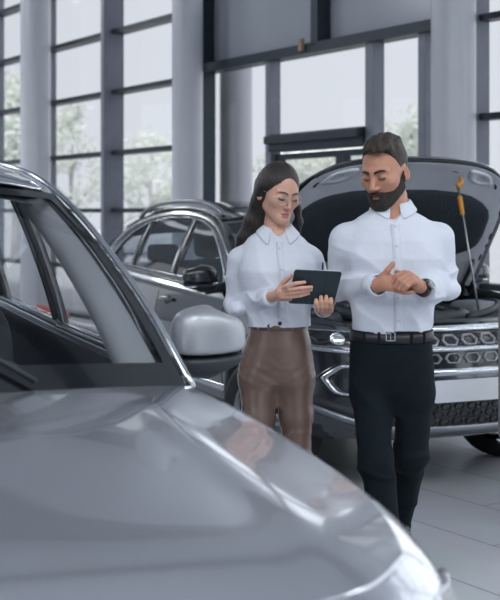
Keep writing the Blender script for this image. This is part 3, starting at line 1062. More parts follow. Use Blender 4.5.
    bm = bmesh.new(); pad(bm, (0, 0, .1), (.5, 1.3, .2)); obj('seat_cushion', bm, M_seat, rs)
    bm = bmesh.new(); pad(bm, (-.3, 0, .42), (.18, 1.3, .6), Matrix.Rotation(-.3, 3, 'Y')); obj('backrest', bm, M_seat, rs)
    for yy in (-.42, .42):
        bm = bmesh.new(); pad(bm, (-.40, yy, .77), (.1, .25, .15)); obj('headrest', bm, M_seat, rs)
    bm = bmesh.new()
    pad(bm, (-1.06, 0, Z(1.43)), (.03, .22, .07)); tube(bm, [(-1.06, 0, Z(1.45)), (-1.02, 0, Z(1.53))], .01, 6)
    obj('inner_mirror', bm, M_blackplas, root)

    # ---- front end
    FR = lambda y, z, o=0.0: front(y, z, o)
    if opt.get('front', True):
        gt = top(.87)
        bm = bmesh.new()
        ys = LS(-.54, .54, 25)
        grid(bm, [[FR(y, z, .004) for y in ys] for z in LS(.665, .865, 6)])
        grille = obj('grille', bm, M_blackgloss, root)
        bm = bmesh.new()
        for zc in (.825, .735):
            for k in range(9):
                yc = -.48 + .12 * k
                hx_ = [(yc - .054, zc), (yc - .032, zc + .027), (yc + .032, zc + .027), (yc + .054, zc), (yc + .032, zc - .027), (yc - .032, zc - .027)]
                ringpatch(bm, rpoly(hx_, 2), 1.0, .70, FR, .012)
        obj('grille_cell', bm, M_rim, grille)
        for (za, zb_, ww, of) in ((.868, .895, .60, .022), (.772, .788, .56, .02), (.645, .682, .60, .025)):
            bm = bmesh.new()
            ys = LS(-ww, ww, 25)
            strip(bm, [(y, za) for y in ys], [(y, zb_) for y in ys], FR, of)
            obj('grille_bar', bm, M_chrome, grille)
        bm = bmesh.new()
        pl = soft([(-.26, .507), (.26, .507), (.26, .625), (-.26, .625)], 4, .06)
        x0 = FR(0, .56, 0).x + .018
        fr_ = [bm.verts.new((x0 + .012, p[0], p[1])) for p in pl]; bk = [bm.verts.new((x0 - .004, p[0], p[1])) for p in pl]
        bm.faces.new(fr_)
        for i in range(len(pl)): bm.faces.new((fr_[i], bk[i], bk[(i + 1) % len(pl)], fr_[(i + 1) % len(pl)]))
        bm.faces.new(bk[::-1])
        obj('number_plate', bm, M_plate, root, smooth=False)
        bm = bmesh.new()
        ys = LS(-.50, .50, 25)
        grid(bm, [[FR(y, z, .004) for y in ys] for z in LS(.375, .50, 5)])
        lg = obj('lower_grille', bm, M_blackgloss, root)
        bm = bmesh.new()
        for r_ in range(3):
            for k in range(13):
                yc = -.48 + .08 * k + (.04 if r_ == 1 else 0); zc = .395 + .042 * r_
                hx_ = [(yc - .036, zc), (yc - .02, zc + .019), (yc + .02, zc + .019), (yc + .036, zc), (yc + .02, zc - .019), (yc - .02, zc - .019)]
                ringpatch(bm, hx_, 1.0, .72, FR, .01)
        obj('grille_mesh', bm, M_blackplas, lg)
        bm = bmesh.new()
        ys = LS(-.62, .62, 25)
        strip(bm, [(y, .318 + .03 * (abs(y) / .62) ** 3) for y in ys], [(y, .372 + .03 * (abs(y) / .62) ** 3) for y in ys], FR, .02)
        obj('skid_plate', bm, M_rim, root)
        for s in (1, -1):
            hl = soft([(s * .565, .795), (s * .80, .80), (s * .835, .85), (s * .80, .885), (s * .565, .868)], 4, .15)
            bm = bmesh.new(); patch(bm, hl, FR, .008)
            h = obj('headlight', bm, M_blackgloss, root)
            bm = bmesh.new(); ringpatch(bm, hl, 1.02, .93, FR, .012); obj('headlight_rim', bm, M_chrome, h)
            for yc, rr in ((.70, .030), (.625, .022)):
                cir = [(s * yc + rr * math.cos(a), .838 + rr * math.sin(a)) for a in [2 * PI * k / 18 for k in range(18)]]
                bm = bmesh.new(); ringpatch(bm, cir, 1.0, .72, FR, .018); obj('lens_ring', bm, M_chrome, h)
                bm = bmesh.new(); patch(bm, cir, FR, .013, rings=(.7, .5, .3, .1)); obj('projector_lens', bm, M_mirrorglass, h)
            bm = bmesh.new()
            q = [(s * (.60 + .25 * k / 10), .765 + .02 * (k / 10)) for k in range(11)]
            strip(bm, q, [(a, b + .016) for a, b in q], FR, .014)
            obj('lamp_moulding', bm, M_chrome, root)
            oc = soft([(s * .53, .60), (s * .57, .705), (s * .70, .715), (s * .775, .635), (s * .72, .55), (s * .58, .535)], 4, .2)
            bm = bmesh.new(); ringpatch(bm, [( .655*s + (p[0]-.655*s)*1.12, .63 + (p[1]-.63)*1.12) for p in oc], 1.0, .86, FR, .006)
            fg = obj('fog_lamp_surround', bm, M_blackgloss, root)
            bm = bmesh.new(); ringpatch(bm, oc, .98, .78, FR, .016); obj('fog_lamp_ring', bm, M_chrome, fg)
            bm = bmesh.new(); ringpatch(bm, oc, .78, .70, FR, .004); obj('fog_lamp_inner', bm, M_blackgloss, fg)
            bm = bmesh.new(); q = LS(0, 1, 12)
            strip(bm, [(s * (.50 + .36 * t), .36 + .16 * t ** 1.5 - .01) for t in q], [(s * (.50 + .36 * t), .46 + .10 * t ** 1.5) for t in q], FR, .006)
            ic = obj('corner_intake', bm, M_blackplas, root)
            bm = bmesh.new()
            strip(bm, [(s * (.52 + .34 * t), .368 + .12 * t ** 1.4) for t in q], [(s * (.52 + .34 * t), .398 + .125 * t ** 1.4) for t in q], FR, .018)
            obj('corner_blade', bm, M_rim, ic)
    bm = bmesh.new()
    hood_rows = [[Vector((R[7][i].x * 1.0, R[7][i].y, R[7][i].z))  for i in range(0)]]
    bm.free()
    return dict(body=body, hood=hood, bvh=bvh, gy=gy, Z=Z, top=top, cowl=cowl_z, pad=pad, R=R)

PLAN_R = [(.87, 0), (.862, .22), (.83, .44), (.755, .62), (.62, .765), (.45, .855), (.25, .905)] + PLAN[7:]
def place(root, theta):
    root.rotation_euler.z = math.radians(theta) - PI / 2

# the car with the raised hood, behind the two people
P_rear = paint('graphite_paint', (86, 90, 97))
P_inner = mat('hood_inner_paint', (168, 173, 181), .4, .0, coat=.3)
P_black = mat('gloss_black_roof', (24, 29, 35), .18, coat=.9, var=.02)
REAR_TH = 24.0
rear = empty('car', (.85, 7.53, 0), label='dark grey car with its hood propped open behind the two people', cat='car')
place(rear, REAR_TH)
RC = build_car('rear', rear, P_rear, dict(hood_open=math.radians(58), inner_paint=P_inner, rails=True, roof_k=.97, mirror_mat=P_black, roof_mat=P_black, frame_mat=P_black,
               mirror_strip=True, steer=.26, belt_dz=-.02, plan=PLAN_R))

# engine bay
def eb(name, bm, m, **k): return obj(name, bm, m, rear, **k)
pad = RC['pad']; ct = RC['cowl']
bm = bmesh.new()
rows = []
for w in LS(-1, 1, 21):
    y = .70 * w; x = .70 - .10 * w * w
    rows.append([Vector((x + .02, y, .895 - .01 * w * w)), Vector((x - .02, y, .915)), Vector((x - .16, y, .925)), Vector((x - .18, y, .89))])
grid(bm, rows); eb('radiator_cover', bm, M_rim, sub=1)
bm = bmesh.new(); pad(bm, (.18, .02, .86), (.56, .62, .22))
for k in range(5): tube(bm, [(.42, -.2 + .1 * k, .965), (-.02, -.2 + .1 * k, .975)], .012, 6)
eb('engine_cover', bm, M_darkplas)
bm = bmesh.new(); pad(bm, (.14, .52, .88), (.34, .24, .2)); eb('battery_box', bm, mat('grey_battery', (128, 134, 140), .5))
bm = bmesh.new(); pad(bm, (.22, -.52, .88), (.36, .26, .2)); eb('air_filter_box', bm, M_darkplas)
bm = bmesh.new(); tube(bm, spline([(.5, -.35, .93), (.42, -.5, .95), (.25, -.5, .97), (.1, -.3, .97), (.05, -.15, .95)], 6), .04, 12); eb('intake_hose', bm, M_blackplas)
bm = bmesh.new(); tube(bm, spline([(.52, .2, .92), (.45, .42, .95), (.2, .62, .97), (-.1, .6, .95)], 6), .022, 10); eb('coolant_hose', bm, M_blackplas)
for s in (1, -1):
    bm = bmesh.new(); lathe(bm, [(.11, .80), (.11, .93), (.08, .95), (.03, .955), (0, .955)], 24, 'z', (-.05, s * .58, 0)); eb('strut_tower', bm, M_darkplas)
bm = bmesh.new(); pad(bm, (.42, .60, .89), (.16, .13, .14)); res = eb('washer_tank', bm, mat('tank_plastic', (205, 212, 220), .4))
bm = bmesh.new(); lathe(bm, [(.03, .955), (.03, .985), (0, .985)], 16, 'z', (.42, .60, 0)); obj('tank_cap', bm, mat('blue_cap', (70, 110, 170), .4), res)
bm = bmesh.new(); box(bm, (.15, 0, .55), (.9, 1.3, .04)); eb('engine_bay_floor', bm, M_shut, smooth=False)
bm = bmesh.new()
rows = []
for w in LS(-1, 1, 13): rows.append([Vector((-.20 - .1 * w * w, .76 * w, ct - .05)), Vector((-.24 - .1 * w * w, .76 * w, ct)), Vector((-.36 - .06 * w * w, .76 * w, ct + .01))])
grid(bm, rows); eb('bulkhead_seal', bm, M_blackplas)

# prop rod with orange grip
def to_car(root, p):
    root_m = Matrix.Translation(root.location) @ Matrix.Rotation(root.rotation_euler.z, 4, 'Z')
    return root_m.inverted() @ Vector(p)
ra = to_car(rear, P(482, 331, 7.28)); rb = to_car(rear, P(458, 187, 7.42))
bm = bmesh.new(); tube(bm, [ra, ra.lerp(rb, .5), rb], .0065, 8)
rod = eb('prop_rod', bm, M_rim)
bm = bmesh.new(); tube(bm, [ra.lerp(rb, .80), ra.lerp(rb, .81), ra.lerp(rb, .93), ra.lerp(rb, .94)], [.008, .013, .015, .008], 10)
M_orange = mat('orange_plastic', (206, 140, 48), .45)
obj('rod_grip', bm, M_orange, rod)
bm = bmesh.new(); tube(bm, [rb + Vector((0, .01, -.01)), rb + Vector((0, .0, .015)), rb + Vector((0.0, .03, .03)), rb + Vector((0, .015, .06))], [.016, .018, .014, .008], 8)
obj('rod_clip', bm, M_orange, rod)

# the nearest car, out of focus
P_near = paint('silver_grey_paint', (206, 209, 216))
NEAR_TH = 23.0
near = empty('car', (-.754, 2.725, 0), label='silver grey car in the foreground, its hood filling the lower left', cat='car')
place(near, NEAR_TH)
NC = build_car('near', near, P_near, dict(front_dz=.01, ridge=.008, ridge_at=.72, ridge_w=.06, valley=.0, crown=-.004, crown_pow=2.5, edge_dz=.0, chrome=True, roof_k=1.21, front_len=1.45, mirror_mat=mat('mirror_cap_paint', (150, 154, 161), .42, .5, coat=.6, coat_rough=.25, var=.01), edge_glint=M_chrome, sill=True, side_glass=glass('clear_car_glass', (.95, .96, .97), .7), mirror_scale=1.28, mirror_x=-.66, mirror_y=.865))

# a white car parked outside
P_white = mat('white_car_paint', (225, 228, 232), .3, coat=.8, var=.01)
wc = empty('car', (-4.3, 38.0, -.06), label='white car parked outside beyond the left windows', cat='car')
wc.rotation_euler.z = math.radians(172)
build_car('white', wc, P_white, dict())
# ------------------------------------------------------------------ people: smooth distance fields turned into meshes
def vlen(p): return np.sqrt((p * p).sum(1))
def smin(a, b, k):
    if k <= 0: return np.minimum(a, b)
    h = np.clip(0.5 + 0.5 * (b - a) / k, 0, 1)
    return b + (a - b) * h - k * h * (1 - h)
def smax(a, b, k): return -smin(-a, -b, k)
def cone(p, a, b, r1, r2):
    a = np.asarray(a, float); b = np.asarray(b, float)
    ab = b - a
    t = np.clip(((p - a) @ ab) / max(ab @ ab, 1e-9), 0, 1)
    return vlen(p - a - t[:, None] * ab) - (r1 + (r2 - r1) * t)
def chain(p, pts, rs, k=0.0):
    d = None
    for i in range(len(pts) - 1):
        q = cone(p, pts[i], pts[i + 1], rs[i], rs[i + 1])
        d = q if d is None else smin(d, q, k)
    return d
def ell(p, c, r, R=None):
    q = p - np.asarray(c, float)
    if R is not None: q = q @ R          # R columns are the local axes
    r = np.asarray(r, float)
    k0 = vlen(q / r)
    k1 = vlen(q / (r * r))
    return k0 * (k0 - 1.0) / np.maximum(k1, 1e-6)
def loft(p, zs, cx, cy, ax, ay, pw=2.3):
    """stack of super-ellipses; zs increasing"""
    z = p[:, 2]
    X = np.interp(z, zs, cx); Y = np.interp(z, zs, cy); A = np.interp(z, zs, ax); B = np.interp(z, zs, ay)
    u = np.abs((p[:, 0] - X) / A); v = np.abs((p[:, 1] - Y) / B)
    rr = (u ** pw + v ** pw) ** (1 / pw)
    d = (rr - 1) * np.minimum(A, B)
    ze = np.maximum(zs[0] - z, z - zs[-1])
    return np.maximum(d, ze)
def rotm(yaw, pitch, roll=0.0):
    return np.array((Matrix.Rotation(yaw, 3, 'Z') @ Matrix.Rotation(pitch, 3, 'X') @ Matrix.Rotation(roll, 3, 'Y')))
def noise3(p, f, seed=0):
    rs = np.random.RandomState(seed)
    d = np.zeros(len(p))
    for k in range(5):
        w = rs.normal(size=3) * f
        d += np.sin(p @ w + rs.uniform(0, 6.28))
    return d / 5.0
def fold(p, direction, freq, seed=0, warp=1.0):
    direction = np.asarray(direction, float) / np.linalg.norm(direction)
    ph = p @ direction * freq + warp * 2.2 * noise3(p, freq * .35, seed)
    return 2.0 * (1 - np.abs(np.sin(ph * .5))) ** 1.4 - .75

def sdf_mesh(name, fn, lo, hi, vox, m, parent, origin, smooth_it=1, mat_fn=None):
    lo = np.asarray(lo, float); hi = np.asarray(hi, float)
    B = 8
    nb = np.ceil((hi - lo) / (vox * B)).astype(int)
    n = nb * B + 1
    cx = [lo[a] + (np.arange(nb[a]) + .5) * B * vox for a in range(3)]
    C = np.stack(np.meshgrid(*cx, indexing='ij'), -1).reshape(-1, 3)
    dc = np.concatenate([fn(C[i:i + 200000]) for i in range(0, len(C), 200000)]).reshape(nb)
    act = np.abs(dc) < vox * B * .87 * 1.7 + .004
    V = np.ones(n, np.float32)
    rep = np.where(dc < 0, -1, 1).astype(np.float32)
    V[:-1, :-1, :-1] = rep.repeat(B, 0).repeat(B, 1).repeat(B, 2)
    ii = np.argwhere(act)
    loc = np.stack(np.meshgrid(*[np.arange(B + 1)] * 3, indexing='ij'), -1).reshape(-1, 3)
    step = 400
    for s in range(0, len(ii), step):
        g = (ii[s:s + step, None, :] * B + loc[None]).reshape(-1, 3)
        V[g[:, 0], g[:, 1], g[:, 2]] = fn(lo + g * vox)
    S = V < 0
    c = np.zeros(n - 1, np.int8)
    for a in (0, 1):
        for b in (0, 1):
            for e in (0, 1):
                c += S[a:n[0] - 1 + a, b:n[1] - 1 + b, e:n[2] - 1 + e]
    cells = np.argwhere((c > 0) & (c < 8))
    idx = -np.ones(n - 1, np.int32)
    idx[cells[:, 0], cells[:, 1], cells[:, 2]] = np.arange(len(cells))
    acc = np.zeros((len(cells), 3)); cnt = np.zeros(len(cells))
    cor = [np.array((a, b, e)) for a in (0, 1) for b in (0, 1) for e in (0, 1)]
    val = [V[cells[:, 0] + o[0], cells[:, 1] + o[1], cells[:, 2] + o[2]] for o in cor]
    for i in range(8):
        for j in range(i + 1, 8):
            if np.abs(cor[i] - cor[j]).sum() != 1: continue
            cr = (val[i] < 0) != (val[j] < 0)
            t = np.where(cr, val[i] / np.where(cr, val[i] - val[j], 1), 0)
            acc += np.where(cr[:, None], cor[i] + t[:, None] * (cor[j] - cor[i]), 0)
            cnt += cr
    pos = lo + (cells + acc / cnt[:, None]) * vox
    quads = []
    for ax in range(3):
        o1, o2 = [(1, 2), (2, 0), (0, 1)][ax]
        sl0 = [slice(1, -1)] * 3; sl1 = [slice(1, -1)] * 3
        sl0[ax] = slice(0, n[ax] - 1); sl1[ax] = slice(1, n[ax])
        A = S[tuple(sl0)]; Bq = S[tuple(sl1)]
        e = np.argwhere(A != Bq)
        if not len(e): continue
        flip = A[e[:, 0], e[:, 1], e[:, 2]]
        base = e.copy()
        for a in range(3):
            if a != ax: base[:, a] += 1
        def cell(d1, d2):
            q = base.copy(); q[:, o1] -= d1; q[:, o2] -= d2
            return idx[q[:, 0], q[:, 1], q[:, 2]]
        q = np.stack([cell(1, 1), cell(0, 1), cell(0, 0), cell(1, 0)], 1)
        q[~flip] = q[~flip][:, ::-1]
        quads.append(q)
    quads = np.concatenate(quads)
    quads = quads[(quads >= 0).all(1)]
    # a little Laplacian smoothing
    for _ in range(smooth_it):
        sm = np.zeros_like(pos); ct = np.zeros(len(pos))
        for a, b in ((0, 1), (1, 2), (2, 3), (3, 0)):
            np.add.at(sm, quads[:, a], pos[quads[:, b]]); np.add.at(ct, quads[:, a], 1)
            np.add.at(sm, quads[:, b], pos[quads[:, a]]); np.add.at(ct, quads[:, b], 1)
        pos = pos * .5 + .5 * sm / np.maximum(ct, 1)[:, None]
    me = bpy.data.meshes.new(name)
    o3 = np.asarray(origin, float)
    me.vertices.add(len(pos)); me.vertices.foreach_set('co', (pos - o3).astype(np.float32).ravel())
    me.loops.add(len(quads) * 4); me.loops.foreach_set('vertex_index', quads.astype(np.int32).ravel())
    me.polygons.add(len(quads))
    me.polygons.foreach_set('loop_start', np.arange(0, len(quads) * 4, 4, dtype=np.int32))
    if mat_fn is not None:
        cen = pos[quads].mean(1)
        me.polygons.foreach_set('material_index', mat_fn(cen).astype(np.int32))
    me.update(calc_edges=True)
    me.validate()
    return put(name, me, m, parent)

M_skin = mat('skin', (202, 157, 138), .5, sss=.15, var=.05, vscale=30, bump=.05, bscale=300)
M_skin_m = mat('tanned_skin', (180, 130, 108), .5, sss=.15, var=.06, vscale=30, bump=.05, bscale=300)
M_lip = mat('lips', (180, 122, 112), .4, sss=.1)
M_lip_m = mat('lips_matte', (160, 108, 94), .45, sss=.1)
M_shirt = mat('white_shirt_cotton', (205, 210, 221), .85, var=.015, bump=.45, bscale=16, sheen=.1)
M_shirt_w = mat('white_blouse_cotton', (205, 210, 221), .8, var=.015, bump=.5, bscale=18, sheen=.1)
M_hair_w = mat('dark_brown_hair', (31, 23, 21), .42, var=.35, vscale=60, bump=.5, bscale=90, stretch=(3, 3, .25))
M_hair_m = mat('brown_hair', (46, 35, 29), .6, var=.4, vscale=80, bump=.7, bscale=120, stretch=(1, .5, 1))
M_beard = mat('dark_beard', (37, 29, 26), .7, var=.35, vscale=150, bump=.8, bscale=220)
M_leather = mat('brown_faux_leather', (106, 86, 78), .27, var=.08, vscale=12, bump=.15, bscale=25, coat=.15, coat_rough=.25)
M_jean = mat('dark_teal_denim', (14, 24, 29), .9, spec=.2, var=.15, vscale=25, bump=.2, bscale=160)
M_belt = mat('black_leather_belt', (20, 24, 28), .4, var=.1)
M_shoe = mat('black_shoe_leather', (24, 26, 30), .4)
M_steel = mat('buckle_steel', (170, 174, 180), .25, 1.0)
M_eye = mat('eye_lash', (30, 24, 22), .6)

def head_field(q, man):
    """q in head space: face towards -y, eyes at z=0"""
    k = 1.0
    d = ell(q, (0, .014, .030), (.077, .098, .090))
    d = smin(d, ell(q, (0, -.034, -.030), (.062, .060, .082) if man else (.0595, .060, .081)), .035)
    jw = .052 if man else .043
    for s in (1, -1):
        d = smin(d, cone(q, (s * jw, .0, -.062), (s * .012, -.070, -.098), .020 if man else .0185, .020 if man else .0175), .03)
        d = smin(d, ell(q, (s * (.047 if man else .043), -.058, -.022), (.021, .024, .018)), .025)
    d = smin(d, ell(q, (0, -.078, -.100 if man else -.097), (.022, .018, .018)), .02)
    br = .0125 if man else .0075
    for s in (1, -1):
        d = smin(d, cone(q, (s * .010, -.086, .019), (s * .044, -.072, .020), br, br * .8), .012)
        d = smax(d, -ell(q, (s * .031, -.101, .000), (.018, .015, .011)), .012)
        d = smin(d, ell(q, (s * .031, -.0815, -.001), (.0148, .0125, .0115)), .004)
        # lid crease and lower edge of the lowered lid
        d = smax(d, -cone(q, (s * .019, -.0935, -.008), (s * .043, -.088, -.0075), .0018, .0016), .003)
    d = smin(d, cone(q, (0, -.088, .010), (0, -.1135, -.034), .0085 if man else .007, .0115 if man else .0078), .012)
    d = smin(d, ell(q, (0, -.112, -.038), (.012, .011, .009) if man else (.009, .009, .0075)), .006)
    for s in (1, -1):
        d = smin(d, ell(q, (s * (.0125 if man else .0098), -.101, -.041), (.0075, .010, .0075) if man else (.006, .009, .006)), .006)
        d = smax(d, -ell(q, (s * .006, -.110, -.050), (.004, .005, .004)), .003)
    d = smin(d, ell(q, (0, -.0925, -.066), (.024 if man else .020, .0115, .0060)), .006)
    d = smin(d, ell(q, (0, -.0915, -.0775), (.020 if man else .017, .0115, .0070)), .005)
    d = smax(d, -cone(q, (-.022, -.098, -.0712), (.022, -.098, -.0712), .0022, .0022), .003)
    for s in (1, -1):
        Re = rotm(s * -.45, 0.15)
        e = ell(q, (s * .078, .012, -.016), (.0065, .019, .031), Re)
        e = smax(e, -ell(q, (s * .0845, .008, -.014), (.005, .011, .020), Re), .004)
        d = smin(d, e, .006)
    return d

def person_head(C, yaw, pitch, roll, sc):
    R = rotm(yaw, pitch, roll)
    C = np.asarray(C, float)
    to = lambda p: ((p - C) @ R) / sc
    back = lambda q: C + R @ (np.asarray(q, float) * sc)
    return to, back, R

def finger(p, pts, r0, r1):
    n = len(pts)
    return chain(p, pts, [r0 + (r1 - r0) * i / (n - 1) for i in range(n)], .003)

# ================================================================== the man
DM = 4.72
def MP(px, py, dy=0.0): return np.array(P(px, py, DM + dy))
man_org = (float(MP(392, 600)[0]), DM, 0.0)
man = empty('person', man_org, label='bearded man in a white shirt and dark jeans rubbing his hands together', cat='person')
mto, mback, mR = person_head(MP(384.5, 171, .0), math.radians(-33), math.radians(17), math.radians(-2), 1.02)

def zrow(pys, D): return [float(P(250, py, D)[2]) for py in pys]
# torso table rows from the waist up: row pixel, centre pixel, half width, half depth, depth offset
TM = [(352, 391, .150, .105, .0), (335, 391.5, .149, .104, .0), (312, 392, .158, .112, -.005), (285, 392, .172, .120, -.005), (258, 392, .186, .125, -.005), (240, 392, .182, .116, .0), (230, 392, .172, .102, .008), (223, 392, .158, .092, .014), (217, 392, .128, .084, .020), (211, 392, .086, .074, .026), (205, 392.5, .062, .062, .03), (196, 393, .056, .056, .032)]
def torso_loft(p, T, MPf, D, shrink=0.0):
    zs = [float(MPf(250, r[0])[2]) for r in T]
    cx = [float(MPf(r[1], r[0])[0]) for r in T]
    return loft(p, zs, cx, [D + r[4] for r in T], [r[2] - shrink for r in T], [r[3] - shrink for r in T])
mS = {1: MP(346, 238, .015), -1: MP(439, 238, .015)}
mE = {1: MP(338, 288, .05), -1: MP(443.5, 287, .06)}
mW = {1: MP(377, 285, -.20), -1: MP(424, 289, -.19)}
# legs: hip, knee, ankle
mH = {1: MP(370, 392, .0), -1: MP(414, 392, .0)}
mK = {1: MP(376, 462, -.08), -1: MP(411, 455, .04)}
mA = {1: MP(392, 572, -.06), -1: MP(399, 524, .33)}

def man_hands(p):
    # his right hand, palm up underneath, thumb raised
    a = smin(cone(p, mW[1], MP(384, 281, -.215), .027, .026), cone(p, MP(382, 285, -.215), MP(396, 287, -.225), .021, .018), .012)
    a = smin(a, cone(p, MP(385, 278, -.215), MP(395, 281, -.215), .022, .017), .012)
    f = finger(p, [MP(383, 277, -.22), MP(388, 270, -.235), MP(393, 264, -.235)], .0135, .0095)
    a = smin(a, f, .008)
    for i, (y0, y1, d0) in enumerate(((284.5, 287.0, -.175), (286.5, 289.0, -.195), (288.3, 290.6, -.215), (289.3, 291.6, -.235))):
        a = smin(a, finger(p, [MP(396, y0 + 1, d0), MP(404, y1 + .6, d0), MP(411 - (i == 3) * 2, y1 + .8, d0 + .002), MP(416 - (i == 3) * 4, y1, d0 + .004)], .0098, .0078), .003)
    # his left hand on top, fingers curled over
    b = smin(cone(p, mW[-1], MP(415, 283, -.225), .025, .023), cone(p, MP(414, 281, -.24), MP(408, 275.5, -.235), .022, .018), .012)
    b = smin(b, cone(p, MP(416, 284, -.225), MP(404, 280, -.215), .018, .016), .01)
    for i, (kx, ky, mx, my, tx, ty, dd) in enumerate(((404.5, 272.8, 396.5, 276.0, 392.0, 284.0, -.232), (407.5, 275.0, 399.0, 279.5, 394.8, 287.2, -.250), (410.8, 277.8, 402.8, 283.0, 398.8, 289.0, -.260), (413.5, 281.0, 407.5, 286.0, 403.8, 289.8, -.262))):
        b = smin(b, finger(p, [MP(kx + 3, ky + 1.5, dd + .01), MP(kx, ky, dd), MP(mx, my, dd - .008), MP(tx, ty, dd)], .0112, .0082), .002)
    b = smin(b, finger(p, [MP(410, 279, -.215), MP(402, 274, -.205), MP(397, 272, -.20)], .0115, .009), .006)
    return np.minimum(a, b)

def man_body(p):
    d = torso_loft(p, TM, MP, DM, .014)
    d = smin(d, cone(p, MP(378, 355), MP(405, 355), .075, .075), .02)
    neck = cone(p, MP(393, 214, .03), mback((0, .022, -.06)), .060, .056)
    d = smin(d, neck, .03)
    h = head_field(mto(p), True) * 1.02
    d = smin(d, h, .012)
    for s in (1, -1):
        d = smin(d, chain(p, [mS[s], mE[s], mW[s]], [.050, .040, .026], .01), .01)
        d = smin(d, chain(p, [mH[s], mK[s], mA[s]], [.068, .048, .032], .01), .03)
        toe = (.0, -.13, -.05) if s == 1 else (.0, -.08, -.13)
        d = smin(d, cone(p, mA[s], mA[s] + np.array(toe), .03, .026), .02)
    hd = man_hands(p)
    return smin(d, hd, .006)
def mlips(c):
    q = mto(c)
    return ((np.abs(q[:, 0]) < .024) & (q[:, 2] < -.0605) & (q[:, 2] > -.084) & (q[:, 1] < -.092) & ((q[:, 0] / .024) ** 2 + ((q[:, 2] + .072) / .0115) ** 2 < 1)).astype(int)
MB_LO = (MP(325, 600)[0], DM - .36, 0.0); MB_HI = (MP(460, 600)[0], DM + .50, 1.90)
sdf_mesh('body', man_body, MB_LO, MB_HI, .003, [M_skin_m, M_lip_m], man, man_org, 1, mlips)

def box_round(lo, hi, pad=.02): return np.asarray(lo) - pad, np.asarray(hi) + pad
HB = lambda back, e=.17: (np.asarray(back((0, 0, 0))) - e, np.asarray(back((0, 0, 0))) + e)

def man_hair(p):
    q = mto(p)
    x, y, z = q[:, 0], q[:, 1], q[:, 2]
    side = np.clip((np.abs(x) - .055) / .025, 0, 1)
    d = ell(q, (0, .016, .034), (.0815, .1025, .0945)) + .003 * side
    d = smin(d, ell(q, (.012, -.040, .100), (.052, .056, .030)), .03)      # brushed-up front
    d = smin(d, ell(q, (0, .03, .103), (.054, .07, .028)), .03)
    h = np.interp(y, [-.12, -.085, -.06, -.045, -.03, -.012, .0, .012, .03, .045, .07, .1], [.090, .090, .089, .072, .050, .006, -.028, .012, .018, -.02, -.055, -.06])
    d = smax(d, (h - z) * .7, .006)
    st = np.sin((x * .9 + y * .35) * 210 + 2.5 * noise3(q, 40, 3)) * np.clip((z - .05) / .04, 0, 1)
    d -= .0022 * st + .0015 * noise3(q, 160, 5)
    d = smax(d, -(ell(q, (.078, .012, -.016), (.014, .024, .034))), .002)
    d = smax(d, -(ell(q, (-.078, .012, -.016), (.014, .024, .034))), .002)
    return d
lo, hi = HB(mback)
sdf_mesh('hair', man_hair, lo, hi, .0025, M_hair_m, man, man_org, 0)
def man_beard(p):
    q = mto(p)
    x, y, z = q[:, 0], q[:, 1], q[:, 2]
    thick = np.interp(y, [-.12, -.06, -.02, .02], [.006, .0055, .003, .0015]) + np.interp(z, [-.12, -.095, -.06], [.003, .001, 0])
    d = head_field(q, True) - thick
    up = np.interp(y, [-.13, -.098, -.085, -.06, -.035, -.015, -.002, .01], [-.0545, -.0545, -.060, -.062, -.052, -.030, -.004, .002])
    d = smax(d, (z - up) * .8, .003)
    d = smax(d, (y - np.interp(z, [-.13, -.07, -.03, 0], [-.02, .004, .004, .002])) * .9, .004)
    d = smax(d, -(z + .135), .004)
    d = smax(d, -ell(q, (0, -.104, -.0735), (.020, .03, .0085)), .002)       # the mouth stays free
    d -= .0012 * noise3(q, 260, 8) * 1.5
    return d
sdf_mesh('beard', man_beard, lo, hi, .0022, M_beard, man, man_org, 0)
def brow(back, man, parent, org, m):
    for s in (1, -1):
        bm = bmesh.new()
        r = .0042 if man else .0019
        pts = [back((s * x, y, z)) for x, y, z in ((.011, -.0985, .0165), (.022, -.0985, .0215), (.034, -.092, .0235), (.046, -.080, .0195))]
        pts = spline([Vector(q) - Vector(org) for q in pts], 4)
        tube(bm, pts, [r * (.75 + .5 * math.sin(PI * min(1, .25 + .75 * k / (len(pts) - 1)))) for k in range(len(pts))], 8)
        obj('eyebrow', bm, m, parent)
        bm = bmesh.new()
        pts = [back((s * x, y, z)) for x, y, z in ((.018, -.0905, -.0072), (.026, -.0940, -.0098), (.036, -.0925, -.0096), (.044, -.0855, -.0068))]
        pts = spline([Vector(q) - Vector(org) for q in pts], 4)
        tube(bm, pts, .0016 if man else .0019, 6)
        obj('eyelashes', bm, M_eye, parent)
brow(mback, True, man, man_org, M_beard)

